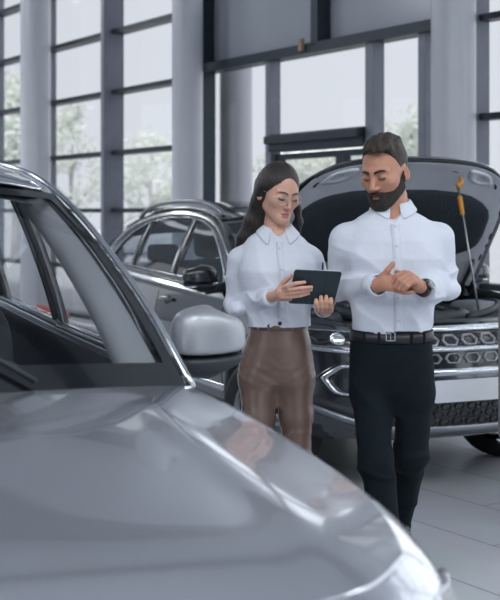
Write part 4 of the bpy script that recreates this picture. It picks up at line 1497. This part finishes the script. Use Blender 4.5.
def man_shirt(p):
    d = torso_loft(p, TM[1:-1], MP, DM)
    for s in (1, -1):
        
        arm = chain(p, [mS[s], mE[s], mW[s]], [.060, .051, .036], .01)
        z = p[:, 2]
        arm = arm - .0065 * fold(p, (.25 * s, .35, 1.0), 62, 11 + s) * np.clip((mS[s][2] - z - .04) / .06, 0, 1)
        arm = smin(arm, ell(p, mE[s] + np.array((s * -.01, -.02, -.012)), (.050, .055, .042)), .012)
        d = smin(d, arm, .03)
    # creases: soft diagonal drag lines and blousing over the belt
    z = p[:, 2]
    zb = MP(392, 333)[2]
    low = np.exp(-((z - zb - .03) / .07) ** 2)
    d -= .005 * fold(p, (1.0, .15, .35), 48, 21) * low
    d -= .0055 * fold(p, (.8, .1, 1.0), 34, 22) * (.35 + .65 * np.clip(noise3(p, 9, 25) + .4, 0, 1))
    d -= .0030 * noise3(p, 18, 23)
    # neck opening
    d = smax(d, -cone(p, MP(392.5, 223, -.088), MP(394, 192, -.02), .005, .085), .004)
    d = smax(d, -cone(p, MP(393, 208, .03), MP(393, 190, .03), .058, .062), .004)
    # sleeve ends
    for s in (1, -1):
        ax = (mW[s] - mE[s]) / np.linalg.norm(mW[s] - mE[s])
        near = vlen(p - mW[s]) - .075
        d = np.where(near < 0, np.maximum(d, ((p - mW[s]) @ ax) - (.006 if s == 1 else -.018)), d)
    return d
sdf_mesh('shirt', man_shirt, (MP(320, 400)[0], DM - .30, MP(0, 337)[2]), (MP(464, 400)[0], DM + .22, MP(0, 194)[2]), .004, M_shirt, man, man_org, 1)

def collar(fn, org, parent, m, cx, py_top, fpx, PPf, r_in, droop, half_open, yd=.028):
    """folded shirt collar: stand plus two points"""
    for s in (1, -1):
        bm = bmesh.new()
        rows = []
        for k in range(15):
            a = PI / 2 + s * (-1) * (PI - half_open) * k / 14      # from the back round to the front
            t = k / 14
            c = Vector(PPf(cx, py_top, yd)) - Vector(org)
            dx, dy = math.cos(a), math.sin(a)
            zt = -.030 * t ** 1.5
            low = -.036 - droop * max(0, t - .55) ** 1.5 * 2.2
            rows.append([c + Vector((dx * r_in * .97, dy * r_in * .97, zt - .03)), c + Vector((dx * r_in, dy * r_in, zt)), c + Vector((dx * (r_in + .006), dy * (r_in + .006), zt + .002)),
                         c + Vector((dx * (r_in + .016), dy * (r_in + .018), zt + low * .55)), c + Vector((dx * (r_in + .024 + .012 * t), dy * (r_in + .026 + .014 * t), zt + low))])
        P_ = np.array([[tuple(v + Vector(org)) for v in r] for r in rows])
        sh = P_.shape; P_ = P_.reshape(-1, 3)
        clear = np.tile(np.array([-.02, .0, .003, .004, .0035]), sh[0])
        for _ in range(12):
            f0 = fn(P_)
            g = np.stack([fn(P_ + np.eye(3)[a] * .002) - f0 for a in range(3)], 1) / .002
            g /= np.maximum(np.linalg.norm(g, axis=1), .2)[:, None]
            P_ = P_ + g * np.clip(clear - f0, 0, .01)[:, None]
        P_ = P_.reshape(sh)
        rows = [[Vector(v) - Vector(org) for v in r] for r in P_]
        grid(bm, rows)
        obj('collar', bm, m, parent, sub=1, solid=.0035)
collar(man_shirt, man_org, man, M_shirt, 393, 196.5, None, MP, .061, .045, math.radians(14))
def surf_y(fn, x, z, y0, y1):
    ys = np.linspace(y0, y1, 400)
    d = fn(np.stack([np.full(400, x), ys, np.full(400, z)], 1))
    k = np.argmax(d < 0)
    return float(ys[k])
def placket(fn, org, parent, m, pts, w, D, nbtn, matb, PPf):
    bm = bmesh.new(); rows = []
    q = spline([(a, b, 0) for a, b in pts], 6)
    ctr = []
    for v in q:
        c = PPf(v.x, v.y)
        y = min(surf_y(fn, c[0] + o, c[2], D - .30, D + .05) for o in (-w / 2, 0, w / 2))
        ctr.append(Vector((c[0], y - .0015, c[2])) - Vector(org))
    for k in range(1, len(ctr) - 1): ctr[k].y = (ctr[k - 1].y + ctr[k].y * 2 + ctr[k + 1].y) / 4
    for c in ctr:
        rows.append([c + Vector((-w / 2 - .001, .006, 0)), c + Vector((-w / 2, -.0015, 0)), c + Vector((w / 2, -.0015, 0)), c + Vector((w / 2 + .001, .006, 0))])
    grid(bm, rows)
    pk = obj('placket', bm, m, parent)
    for k in range(nbtn):
        c = ctr[int((k + .4) * (len(ctr) - 1) / nbtn)]
        bm = bmesh.new()
        lathe(bm, [(0, -.0035), (.004, -.0035), (.005, -.0015), (.005, 0)], 12, 'y', c + Vector((0, -.001, 0)))
        obj('button', bm, matb, parent)
M_button = mat('pale_button', (196, 200, 208), .3)
placket(man_shirt, man_org, man, M_shirt, [(392.5, 224), (393, 245), (394, 275), (395, 305), (395, 328)], .032, DM, 5, M_button, MP)

def cuff(parent, org, W_, E_, r, m):
    ax = Vector(W_ - E_).normalized()
    c = Vector(W_) - Vector(org)
    bm = bmesh.new()
    tube(bm, [c - ax * .052, c - ax * .05, c - ax * .004, c - ax * .0], [r * .97, r * 1.03, r * 1.0, r * .9], 24, cap=False)
    return obj('cuff', bm, m, parent, solid=.003)
cuff(man, man_org, mW[1] + np.array((.004, 0, 0)), mE[1], .040, M_shirt)
cuff(man, man_org, mW[-1] - .02 * (mW[-1] - mE[-1]) / np.linalg.norm(mW[-1] - mE[-1]), mE[-1], .041, M_shirt)
# wristwatch
axw = Vector(mW[-1] - mE[-1]).normalized()
hdir = Vector(MP(415, 283, -.225) - mW[-1]).normalized()
cw_ = Vector(mW[-1]) + hdir * .004 - Vector(man_org)
bm = bmesh.new(); tube(bm, [cw_ - hdir * .011, cw_ - hdir * .010, cw_ + hdir * .010, cw_ + hdir * .011], [.028, .0305, .0305, .028], 24)
wt_ = obj('wristwatch', bm, mat('black_watch_strap', (22, 26, 30), .5), man)
bm = bmesh.new()
dial_dir = Vector((.25, -.75, .6)).normalized()
dial_dir = (dial_dir - hdir * dial_dir.dot(hdir)).normalized()
tube(bm, [cw_ + dial_dir * .026, cw_ + dial_dir * .035, cw_ + dial_dir * .036], [.019, .019, .016], 20)
obj('watch_face', bm, M_blackgloss, wt_)

# jeans
HM = [(414, 392, .085, .04, .01), (402, 392, .120, .055, .01), (392, 391.5, .138, .080, .01), (378, 391.5, .149, .102, .01), (360, 391.5, .160, .116, .01), (342, 391.5, .155, .110, .0), (326, 391.5, .152, .108, .0)]
def man_jeans(p):
    z = p[:, 2]
    d = torso_loft(p, HM, MP, DM)
    L = {}
    for s in (1, -1):
        g = chain(p, [mH[s] + np.array((-s * .0, 0, .075)), mH[s], mK[s], mA[s]], [.070, .0735, .063, .052 if s == 1 else .05], .03)
        kn = np.exp(-((z - mK[s][2] + .02) / .07) ** 2) + .8 * np.exp(-((z - mA[s][2] - .05) / .08) ** 2)
        g = g - .0045 * fold(p, (.3 * s, .2, 1.0), 70, 31 + s) * kn - .0035 * fold(p, (.8, .2, .9 * s), 38, 35) * (.4 + .6 * np.clip(noise3(p, 10, 36) + .4, 0, 1))
        g = np.maximum(g, (mA[s] - p) @ np.array((0, .0 if s == 1 else .5, 1.0)) - .03)
        L[s] = g
    d = smin(d, smin(L[1], L[-1], .008), .03)
    # crease of the crotch, fly, front pockets
    for s in (1, -1):
        d = smax(d, -(cone(p, MP(392 - s * 34, 339, -.09), MP(392 - s * 26, 346, -.112), .0022, .0022)), .003)
        d = smax(d, -(cone(p, MP(392 - s * 26, 346, -.112), MP(392 - s * 20, 339, -.118), .0018, .0018)), .003)
    d = smax(d, -cone(p, MP(394, 340, -.125), MP(393, 380, -.118), .004, .004), .004)
    d -= .0025 * noise3(p, 22, 37)
    d = np.maximum(d, z - MP(0, 329)[2])
    return d
sdf_mesh('jeans', man_jeans, (MP(335, 0)[0], DM - .3, .02), (MP(448, 0)[0], DM + .52, MP(0, 324)[2]), .004, M_jean, man, man_org, 1)
# belt with buckle and loops
def belt(parent, org, T, PPf, D, py, dy_row, grow, h, m, curve=0.0):
    bm = bmesh.new(); rows = []
    zs = [float(PPf(250, r[0])[2]) for r in T]
    for k in range(49):
        a = 2 * PI * k / 48
        z = float(PPf(250, py)[2])
        A = float(np.interp(z, zs, [r[2] for r in T])) + grow; B = float(np.interp(z, zs, [r[3] for r in T])) + grow
        cx = float(PPf(391.5, py)[0]) if parent is man else float(PPf(T[0][1], py)[0])
        f = lambda c: math.copysign(abs(c) ** (2 / 2.3), c)
        x = cx + A * f(math.cos(a)); y = D + B * f(math.sin(a))
        z += curve * math.sin(a)
        c = Vector((x, y, z)) - Vector(org)
        n_ = Vector((math.cos(a), math.sin(a), 0))
        rows.append([c - Vector((0, 0, h / 2)) - n_ * .004, c - Vector((0, 0, h / 2)), c + Vector((0, 0, h / 2)), c + Vector((0, 0, h / 2)) - n_ * .004])
    grid(bm, rows)
    return obj('belt', bm, m, parent)
HMi = list(HM)
bl = belt(man, man_org, HMi, MP, DM, 334, 0, .004, .036, M_belt, .008)
bx = MP(390.5, 336.5, -.118) - np.array(man_org)
bm = bmesh.new()
for sx, sz, ox, oz in ((.034, .004, 0, .015), (.034, .004, 0, -.015), (.004, .034, .016, 0), (.004, .034, -.016, 0), (.003, .028, 0, 0)):
    box(bm, Vector(bx) + Vector((ox, 0, oz)), (sx, .008, sz))
obj('buckle', bm, M_steel, bl, smooth=False)
for px_ in (362, 376, 408, 421):
    x_ = MP(px_, 334)[0]
    k_ = (x_ - MP(391.5, 334)[0]) / .156
    y_ = DM - .112 * max(0, 1 - abs(k_) ** 2.3) ** (1 / 2.3) - .004
    bm = bmesh.new(); box(bm, Vector((x_, y_ + .002, float(MP(0, 335)[2]))) - Vector(man_org), (.011, .006, .042)); obj('belt_loop', bm, M_jean, man, smooth=False, bevel=.002)
def shoe(parent, org, heel, toe, m):
    heel = np.asarray(heel); toe = np.asarray(toe)
    v = toe - heel; L = np.linalg.norm(v); v /= L
    up = np.array((0, 0, 1.0)); up = up - v * (up @ v); up /= np.linalg.norm(up)
    rt = np.cross(v, up)
    def f(p):
        q = np.stack([(p - heel) @ rt, (p - heel) @ v, (p - heel) @ up], 1)
        d = ell(q, (0, L * .70, .028), (.048, L * .36, .040))
        d = smin(d, ell(q, (0, L * .12, .04), (.038, .055, .055)), .03)
        d = smin(d, cone(q, (0, .03, .05), (0, .02, .10), .040, .042), .02)
        d = smin(d, cone(q, (0, .06, .075), (0, L * .6, .045), .03, .03), .03)
        return np.maximum(d, -q[:, 2])
    lo = np.minimum(heel, toe) - .14; hi = np.maximum(heel, toe) + .16
    o = sdf_mesh('shoe', f, lo, hi, .005, m, parent, org, 1)
    def g(p):
        q = np.stack([(p - heel) @ rt, (p - heel) @ v, (p - heel) @ up], 1)
        d = np.minimum(ell(q, (0, L * .68, 0), (.050, L * .38, .5)), ell(q, (0, L * .14, 0), (.042, .06, .5)))
        d = smin(d, cone(q, (0, .04, 0), (0, L * .7, 0), .034, .04), .02)
        return np.maximum(d, np.abs(q[:, 2] - .004) - .010)
    sdf_mesh('sole', g, lo, hi, .005, M_blackplas, o, org, 0).matrix_parent_inverse = Matrix()
fz = lambda v, z: np.array((v[0], v[1], z))
shoe(man, man_org, fz(mA[1] + np.array((0, .06, 0)), .012), fz(mA[1] + np.array((.0, -.22, 0)), .012), M_shoe)
aa = mA[-1]
shoe(man, man_org, np.array((aa[0], aa[1] + .02, aa[2] - .085)), np.array((aa[0] + .0, aa[1] - .17, .015)), M_shoe)

# ================================================================== the woman
DW = 4.86
def WP(px, py, dy=0.0): return np.array(P(px, py, DW + dy))
wom_org = (float(WP(279, 600)[0]), DW, 0.0)
wom = empty('person', wom_org, label='long haired woman in a white shirt and brown trousers holding a tablet', cat='person')
wto, wback, wR = person_head(WP(279, 192, -.005), math.radians(26), math.radians(17), math.radians(4), .93)
TW = [(335, 279, .122, .092, .0), (320, 279, .128, .100, -.005), (303, 278.5, .136, .108, -.01), (286, 277, .146, .116, -.018), (270, 276.5, .152, .116, -.018), (256, 276, .146, .098, -.004), (246, 276, .134, .082, .006), (239, 276, .110, .070, .012), (232, 276.5, .075, .060, .016), (227, 277, .056, .054, .02), (218, 278, .046, .046, .02)]
wS = {1: WP(241, 260, .015), -1: WP(310, 260, .015)}
wE = {1: WP(237, 304, .05), -1: WP(320, 296, .06)}
wW = {1: WP(271, 297, -.17), -1: WP(324, 309, -.13)}
wH = {1: WP(258.5, 378, .0), -1: WP(295, 378, .0)}
wK = {1: WP(258, 452, -.04), -1: WP(296.5, 447, .0)}
wA = {1: WP(262, 560, .0), -1: WP(297, 556, .06)}
TAB = [WP(294.5, 269.3, -.275), WP(342, 271.5, -.255), WP(333.5, 304.5, -.185), WP(288, 302.7, -.205)]

def wom_hands(p):
    # right hand spread across the back of the tablet
    a = smin(cone(p, wW[1], WP(279, 294, -.22), .021, .019), cone(p, WP(280, 291, -.23), WP(288, 294, -.235), .017, .015), .012)
    a = smin(a, cone(p, WP(281, 297, -.215), WP(289, 297.5, -.225), .016, .014), .01)
    fs = [((287, 286.0, -.262), (296, 283.4, -.272), (304.5, 282.2, -.266)), ((289, 289.3, -.258), (301, 288.2, -.268), (311.5, 287.2, -.260)),
          ((290, 293.0, -.250), (301, 291.9, -.258), (311.0, 289.8, -.252)), ((290, 296.8, -.240), (300, 295.6, -.248), (308.5, 293.4, -.244))]
    for i, f in enumerate(fs):
        a = smin(a, finger(p, [WP(282, 289 + i * 2.6, -.235)] + [WP(*q) for q in f], .0098, .0068), .0025)
    a = smin(a, finger(p, [WP(278, 291, -.205), WP(284, 282, -.215), WP(291, 276, -.225)], .012, .008), .006)   # thumb on the screen side
    # left hand under the lower edge, fingertips up the back
    b = smin(cone(p, wW[-1], WP(325, 309, -.155), .021, .021), cone(p, WP(321, 309, -.165), WP(329, 309, -.165), .020, .019), .012)
    for i, (x0, x1, yt) in enumerate(((317.5, 316.0, 300.0), (321.8, 321.0, 297.0), (326.2, 326.2, 296.6), (330.5, 331.0, 299.0))):
        b = smin(b, finger(p, [WP(x0, 309.5, -.195), WP(x0 - .2, 306.5, -.215), WP(x1, (yt + 306) / 2, -.226), WP(x1, yt, -.222)], .0105, .0076), .0022)
    b = smin(b, finger(p, [WP(331, 307, -.15), WP(334, 301, -.165), WP(333, 296, -.185)], .0105, .0080), .006)
    return np.minimum(a, b)

def wom_body(p):
    d = torso_loft(p, TW, WP, DW, .012)
    d = smin(d, cone(p, WP(266, 350), WP(290, 350), .065, .065), .02)
    d = smin(d, cone(p, WP(278, 236, .02), wback((0, .020, -.06)), .046, .046), .03)
    d = smin(d, head_field(wto(p), False) * .93, .010)
    for s in (1, -1):
        d = smin(d, chain(p, [wS[s], wE[s], wW[s]], [.040, .034, .021], .01), .01)
        d = smin(d, chain(p, [wH[s], wK[s], wA[s]], [.068, .046, .030], .01), .03)
        d = smin(d, cone(p, wA[s], wA[s] + np.array((0, -.12, -.07)), .027, .024), .02)
    return smin(d, wom_hands(p), .005)
def wlips(c):
    q = wto(c)
    return ((q[:, 1] < -.092) & ((q[:, 0] / .023) ** 2 + ((q[:, 2] + .072) / .012) ** 2 < 1)).astype(int)
sdf_mesh('body', wom_body, (WP(222, 0)[0], DW - .36, 0.0), (WP(334, 0)[0] + .03, DW + .24, 1.76), .003, [M_skin, M_lip], wom, wom_org, 1, wlips)
brow(wback, False, wom, wom_org, M_hair_w)

def wom_hair(p):
    q = wto(p)
    x, y, z = q[:, 0], q[:, 1], q[:, 2]
    d = ell(q, (0, .018, .030), (.0825, .103, .0965))
    d = smin(d, ell(q, (0, .045, -.05), (.072, .068, .10)), .03)
    # face opening, pointed at the parting
    hole = ell(q, (0, -.118, -.050), (.070, .092, .112))
    hole = smin(hole, ell(q, (0, -.106, .042), (.040, .055, .042)), .03)
    part = cone(q, (0, -.09, .098), (.0, .06, .140), .0035, .0035)
    d = smax(d, -part, .003)
    # lengths: over her right shoulder and down the back, a thin fall on the other side
    fall = chain(p, [wback((-.068, .02, .01)), WP(258, 206, .035), WP(253, 222, .045), WP(246, 238, .055), WP(238, 256, .075), WP(233, 274, .10)], [.020, .026, .032, .030, .022, .008], .03)
    back = chain(p, [wback((0, .075, .0)), WP(270, 225, .10), WP(265, 255, .12), WP(262, 285, .13)], [.065, .07, .065, .04], .04)
    d2 = smin(fall, back, .04)
    d2 = smin(d2, chain(p, [WP(293, 192, .035), WP(297, 208, .05), WP(299, 222, .06), WP(298, 240, .09)], [.018, .014, .013, .008], .02), .02)
    d = smin(d, d2, .03)
    d = smax(d, -(head_field(q, False) * .93 - .0 + np.where(y < -.05, .002, 1.0)), .003)
    st = np.sin(p[:, 0] * 420 + 3 * noise3(p, 25, 41)) + .6 * np.sin(p[:, 0] * 800 + p[:, 1] * 300 + 3 * noise3(p, 30, 42))
    d -= .0007 * st * np.clip((y - .01) / .05, 0, 1)
    d = smax(d, -hole, .008)
    return d
sdf_mesh('hair', wom_hair, (WP(222, 0)[0], DW - .16, WP(0, 295)[2]), (WP(310, 0)[0], DW + .26, 1.78), .003, M_hair_w, wom, wom_org, 0)

def wom_shirt(p):
    d = torso_loft(p, TW[:-1], WP, DW)
    z = p[:, 2]
    for s in (1, -1):
        d = smin(d, ell(p, WP(276 - s * 15, 272, -.062), (.058, .055, .058)), .05)
        arm = chain(p, [wS[s], wE[s], wW[s] - .02 * (wW[s] - wE[s])], [.054, .047, .033], .01)
        arm = smin(arm, ell(p, wE[s] + np.array((s * .0, -.06, -.016)), (.044, .08, .038)), .015)
        arm = arm - .0062 * fold(p, (.3 * s, .4, 1.0), 66, 51 + s) * np.clip((wS[s][2] - z - .03) / .06, 0, 1)
        d = smin(d, arm, .02)
    zb = WP(0, 318)[2]
    low = np.exp(-((z - zb - .02) / .06) ** 2)
    d -= .005 * fold(p, (1.0, .2, .3), 55, 61) * low
    d -= .0055 * fold(p, (1.0, .1, .8), 36, 62) * (.35 + .65 * np.clip(noise3(p, 9, 65) + .4, 0, 1))
    d -= .0028 * noise3(p, 20, 63)
    d = smax(d, -chain(p, [WP(278.6, 247, -.088), WP(279, 234, -.066), WP(280, 212, -.03)], [.004, .025, .074]), .004)
    d = smax(d, -cone(p, WP(278, 229, .02), WP(278, 210, .02), .046, .05), .004)
    for s in (1, -1):
        ax = (wW[s] - wE[s]) / np.linalg.norm(wW[s] - wE[s])
        near = vlen(p - wW[s]) - .065
        d = np.where(near < 0, np.maximum(d, ((p - wW[s]) @ ax) - .0), d)
    return d
sdf_mesh('shirt', wom_shirt, (WP(218, 0)[0], DW - .28, WP(0, 326)[2]), (WP(338, 0)[0], DW + .2, WP(0, 220)[2]), .004, M_shirt_w, wom, wom_org, 1)
collar(wom_shirt, wom_org, wom, M_shirt_w, 278, 221, None, WP, .047, .07, math.radians(28), .018)
placket(wom_shirt, wom_org, wom, M_shirt_w, [(278.8, 242), (280.3, 262), (281.5, 280), (281.5, 300), (281, 316)], .026, DW, 4, M_button, WP)
cuff(wom, wom_org, wW[1], wE[1], .034, M_shirt_w)
cuff(wom, wom_org, wW[-1], wE[-1], .034, M_shirt_w)
HW = [(404, 276.5, .08, .04, .012), (393, 276.5, .118, .050, .012), (383, 276.5, .134, .080, .012), (366, 276.5, .138, .104, .014), (345, 278, .132, .104, .008), (330, 278.5, .114, .094, .0), (318, 278.5, .108, .092, .0)]
def wom_trousers(p):
    z = p[:, 2]
    d = torso_loft(p, HW, WP, DW)
    L = {}
    for s in (1, -1):
        g = chain(p, [wH[s] + np.array((0, .005, .06)), wH[s], wH[s] * .45 + wK[s] * .55, wK[s], wA[s]], [.062, .072, .065, .056, .046], .02)
        kn = np.exp(-((z - wK[s][2] - .01) / .055) ** 2) + .5 * np.exp(-((z - wA[s][2] - .06) / .08) ** 2)
        g = g - .006 * fold(p, (.25 * s, .2, 1.0), 80, 71 + s) * kn
        g = np.maximum(g, wA[s][2] - z + .02)
        L[s] = g
    d = smin(d, smin(L[1], L[-1], .008), .03)
    for s in (1, -1):
        # drag lines from the crotch to the hips
        d -= .0011 * np.sin((p[:, 2] + s * (p[:, 0] - WP(277, 0)[0]) * .55) * 150) * np.exp(-((z - WP(0, 372)[2]) / .05) ** 2) * (s * (p[:, 0] - WP(277, 0)[0]) < 0) * (p[:, 1] < DW)
    d = smax(d, -cone(p, WP(279.5, 327, -.098), WP(278, 366, -.112), .0045, .0045), .004)
    d = smax(d, -cone(p, WP(252, 330, -.05), WP(304, 330, -.05), .0, .0), .0) if False else d
    d -= .0028 * noise3(p, 24, 77)
    d = np.maximum(d, z - WP(0, 319)[2])
    return d
sdf_mesh('trousers', wom_trousers, (WP(228, 0)[0], DW - .26, .08), (WP(326, 0)[0], DW + .26, WP(0, 315)[2]), .004, M_leather, wom, wom_org, 1)
HWb = [(r[0], 278.5, r[2], r[3], r[4]) for r in HW]
bl = belt(wom, wom_org, HWb[::-1][::-1], WP, DW, 323.5, 0, .003, .034, M_leather, .004)
bl.name = 'waistband'
bm = bmesh.new(); lathe(bm, [(0, -.006), (.006, -.006), (.008, -.003), (.008, 0)], 14, 'y', Vector(WP(280, 323.5, -.099)) - Vector(wom_org)); obj('button', bm, M_belt, bl)
for px_ in (258, 268, 292, 301):
    x_ = WP(px_, 324)[0]; k_ = (x_ - WP(278.5, 324)[0]) / .112
    y_ = DW - .095 * max(0, 1 - abs(k_) ** 2.3) ** (1 / 2.3) - .003
    bm = bmesh.new(); box(bm, Vector((x_, y_, float(WP(0, 324)[2]))) - Vector(wom_org), (.010, .006, .036)); obj('belt_loop', bm, M_leather, wom, smooth=False, bevel=.002)
for s in (1, -1):
    a_ = wA[s]
    shoe(wom, wom_org, np.array((a_[0], a_[1] + .05, .06)), np.array((a_[0], a_[1] - .15, .012)), M_shoe)
# glasses
gl = empty('glasses', (0, 0, 0)); gl.parent = wom
M_wire = mat('thin_gold_wire', (196, 184, 174), .3, 1.0)
gp = lambda q: Vector(wback(q)) - Vector(wom_org)
for s in (1, -1):
    cpts = [(s * .034 + .0235 * math.cos(a), -.109 + .012 * abs((s * .034 + .0235 * math.cos(a)) / .05) ** 2, -.006 + .0205 * math.sin(a)) for a in [2 * PI * k / 28 for k in range(29)]]
    bm = bmesh.new(); tube(bm, [gp(q) for q in cpts], .0010, 6); r_ = obj('glasses_rim', bm, M_wire, gl)
    bm = bmesh.new(); bm.faces.new([bm.verts.new(gp(q)) for q in cpts[:-1]]); obj('glasses_lens', bm, glass('spectacle_lens', (.96, .97, .98), .8), r_, smooth=False)
    bm = bmesh.new(); tube(bm, [gp((s * .0575, -.094, .0)), gp((s * .071, -.075, .002)), gp((s * .080, -.02, .004)), gp((s * .081, .012, -.002))], .0010, 6); obj('glasses_temple', bm, M_wire, gl)
bm = bmesh.new(); tube(bm, [gp((-.011, -.112, -.001)), gp((0, -.116, .003)), gp((.011, -.112, -.001))], .0010, 6); obj('glasses_bridge', bm, M_wire, gl)

# tablet
tc_ = sum(TAB) / 4
tab = empty('tablet', tuple(tc_), label='tablet in a dark folding cover held up by the woman', cat='tablet')
T4 = [Vector(q) - Vector(tc_) for q in TAB]
nrm = (T4[1] - T4[0]).cross(T4[3] - T4[0]).normalized()
if nrm.y > 0: nrm = -nrm
def slab(T, t0, t1, inset, n=5, rad=.10):
    bm = bmesh.new()
    u = (T[1] - T[0]); v = (T[3] - T[0])
    pts = []
    for (cu, cv, a0) in ((0, 0, PI), (1, 0, 1.5 * PI), (1, 1, 0), (0, 1, .5 * PI)):
        for k in range(n):
            a = a0 + .5 * PI * k / (n - 1)
            lu, lv = u.length, v.length
            r = .010
            du = (r * math.cos(a) + (r if cu == 0 else -r)) / lu; dv = (r * math.sin(a) + (r if cv == 0 else -r)) / lv
            uu = cu + du; vv = cv + dv
            uu = uu + (inset / lu) * (1 - 2 * uu); vv = vv + (inset / lv) * (1 - 2 * vv)
            pts.append(T[0] + u * uu + (T[3] - T[0]).lerp(T[2] - T[1], uu) * vv)
    A = [bm.verts.new(p + nrm * t0) for p in pts]; B = [bm.verts.new(p + nrm * t1) for p in pts]
    bm.faces.new(A); bm.faces.new(B[::-1])
    for i in range(len(A)): bm.faces.new((A[i], B[i], B[(i + 1) % len(A)], A[(i + 1) % len(A)]))
    return bm
obj('cover', slab(T4, .000, .005, 0), mat('dark_teal_cover', (34, 48, 56), .55, bump=.1, bscale=200), tab, smooth=False)
obj('tablet_body', slab(T4, -.008, -.0002, .0015), mat('tablet_white', (198, 204, 210), .3), tab, smooth=False)
obj('screen', slab(T4, -.0086, -.0082, .010), M_blackgloss, tab, smooth=False)
for k in (1, 2):
    a = T4[0].lerp(T4[1], k / 3 + .04); b = T4[3].lerp(T4[2], k / 3 + .04)
    bm = bmesh.new(); tube(bm, [a.lerp(b, .01) + nrm * .0045, a.lerp(b, .99) + nrm * .0045], .0014, 6); obj('cover_fold', bm, M_belt, tab)
bm = bmesh.new(); tube(bm, [Vector(WP(322.5, 270, -.255)) - Vector(tc_), Vector(WP(322.8, 262.5, -.262)) - Vector(tc_)], [.0035, .0035], 8)
pen = obj('stylus', bm, M_blackplas)
pen.location = tuple(tc_)
tag(pen, 'thin dark stylus sticking up behind the top edge of the tablet', 'stylus')
# ------------------------------------------------------------------ smaller things around the hall
# grey display stand cut by the right edge of the photo
st0 = P(497, 400, 6.0)
ds = empty('display_stand', (st0.x + .26, 6.0, 0), label='tall grey display stand at the right edge, in front of the raised-hood car', cat='stand')
M_stand = mat('stand_grey_laminate', (128, 127, 130), .5, var=.04)
bm = bmesh.new(); box(bm, (0, 0, .76), (.50, .10, .68)); obj('panel', bm, M_stand, ds, smooth=False, bevel=.03)
bm = bmesh.new(); box(bm, (0.01, 0, .29), (.47, .10, .24)); obj('lower_panel', bm, mat('stand_dark_laminate', (96, 97, 102), .5), ds, smooth=False, bevel=.03)
bm = bmesh.new(); box(bm, (0, 0, .415), (.505, .108, .012)); obj('seam_strip', bm, M_chrome, ds, smooth=False)
bm = bmesh.new(); tube(bm, [(.05, 0, .02), (.05, 0, .2)], .04, 16); lathe(bm, [(0, .0), (.17, .0), (.17, .012), (.05, .03), (0, .03)], 32, 'z', (.05, 0, 0)); obj('foot', bm, M_dark, ds)

# orange thing on a dark stand by the far window, seen through the nearest car
oc_ = P(50, 338, 15.6)
oo = empty('floor_box', (oc_.x, oc_.y, 0), label='small floor box with an orange lid by the left window', cat='box')
hb = 0.22
bm = bmesh.new(); box(bm, (-.15, 0, hb / 2), (.42, .3, hb)); obj('box_body', bm, mat('grey_box_plastic', (112, 118, 126), .5), oo, smooth=False, bevel=.02)
bm = bmesh.new(); box(bm, (.02, 0, hb + .04), (.42, .32, .09), Matrix.Rotation(.28, 3, 'Y')); obj('box_lid', bm, mat('orange_lid', (214, 66, 38), .45), oo, smooth=False, bevel=.02)

# thin post with two orange lamps outside beyond the left windows
c = P(107, 170, 26.0)
sp = empty('signal_post', (c.x, c.y, -.06), label='thin signal post with two orange lamps outside, beside the broad grey mullion', cat='post')
bm = bmesh.new(); tube(bm, [(0, 0, 0), (0, 0, 2.9)], .03, 10); obj('post', bm, M_mull, sp)
for py in (157, 169):
    bm = bmesh.new(); r = .065; z = P(107, py, 26.0).z + .06
    lathe(bm, [(0, z - r * 1.1), (r * .8, z - r * .8), (r, z), (r * .8, z + r * .8), (0, z + r * 1.1)], 20, 'z', (0, -.08, 0)); obj('lamp', bm, mat('orange_shade', (226, 92, 58), .5), sp)
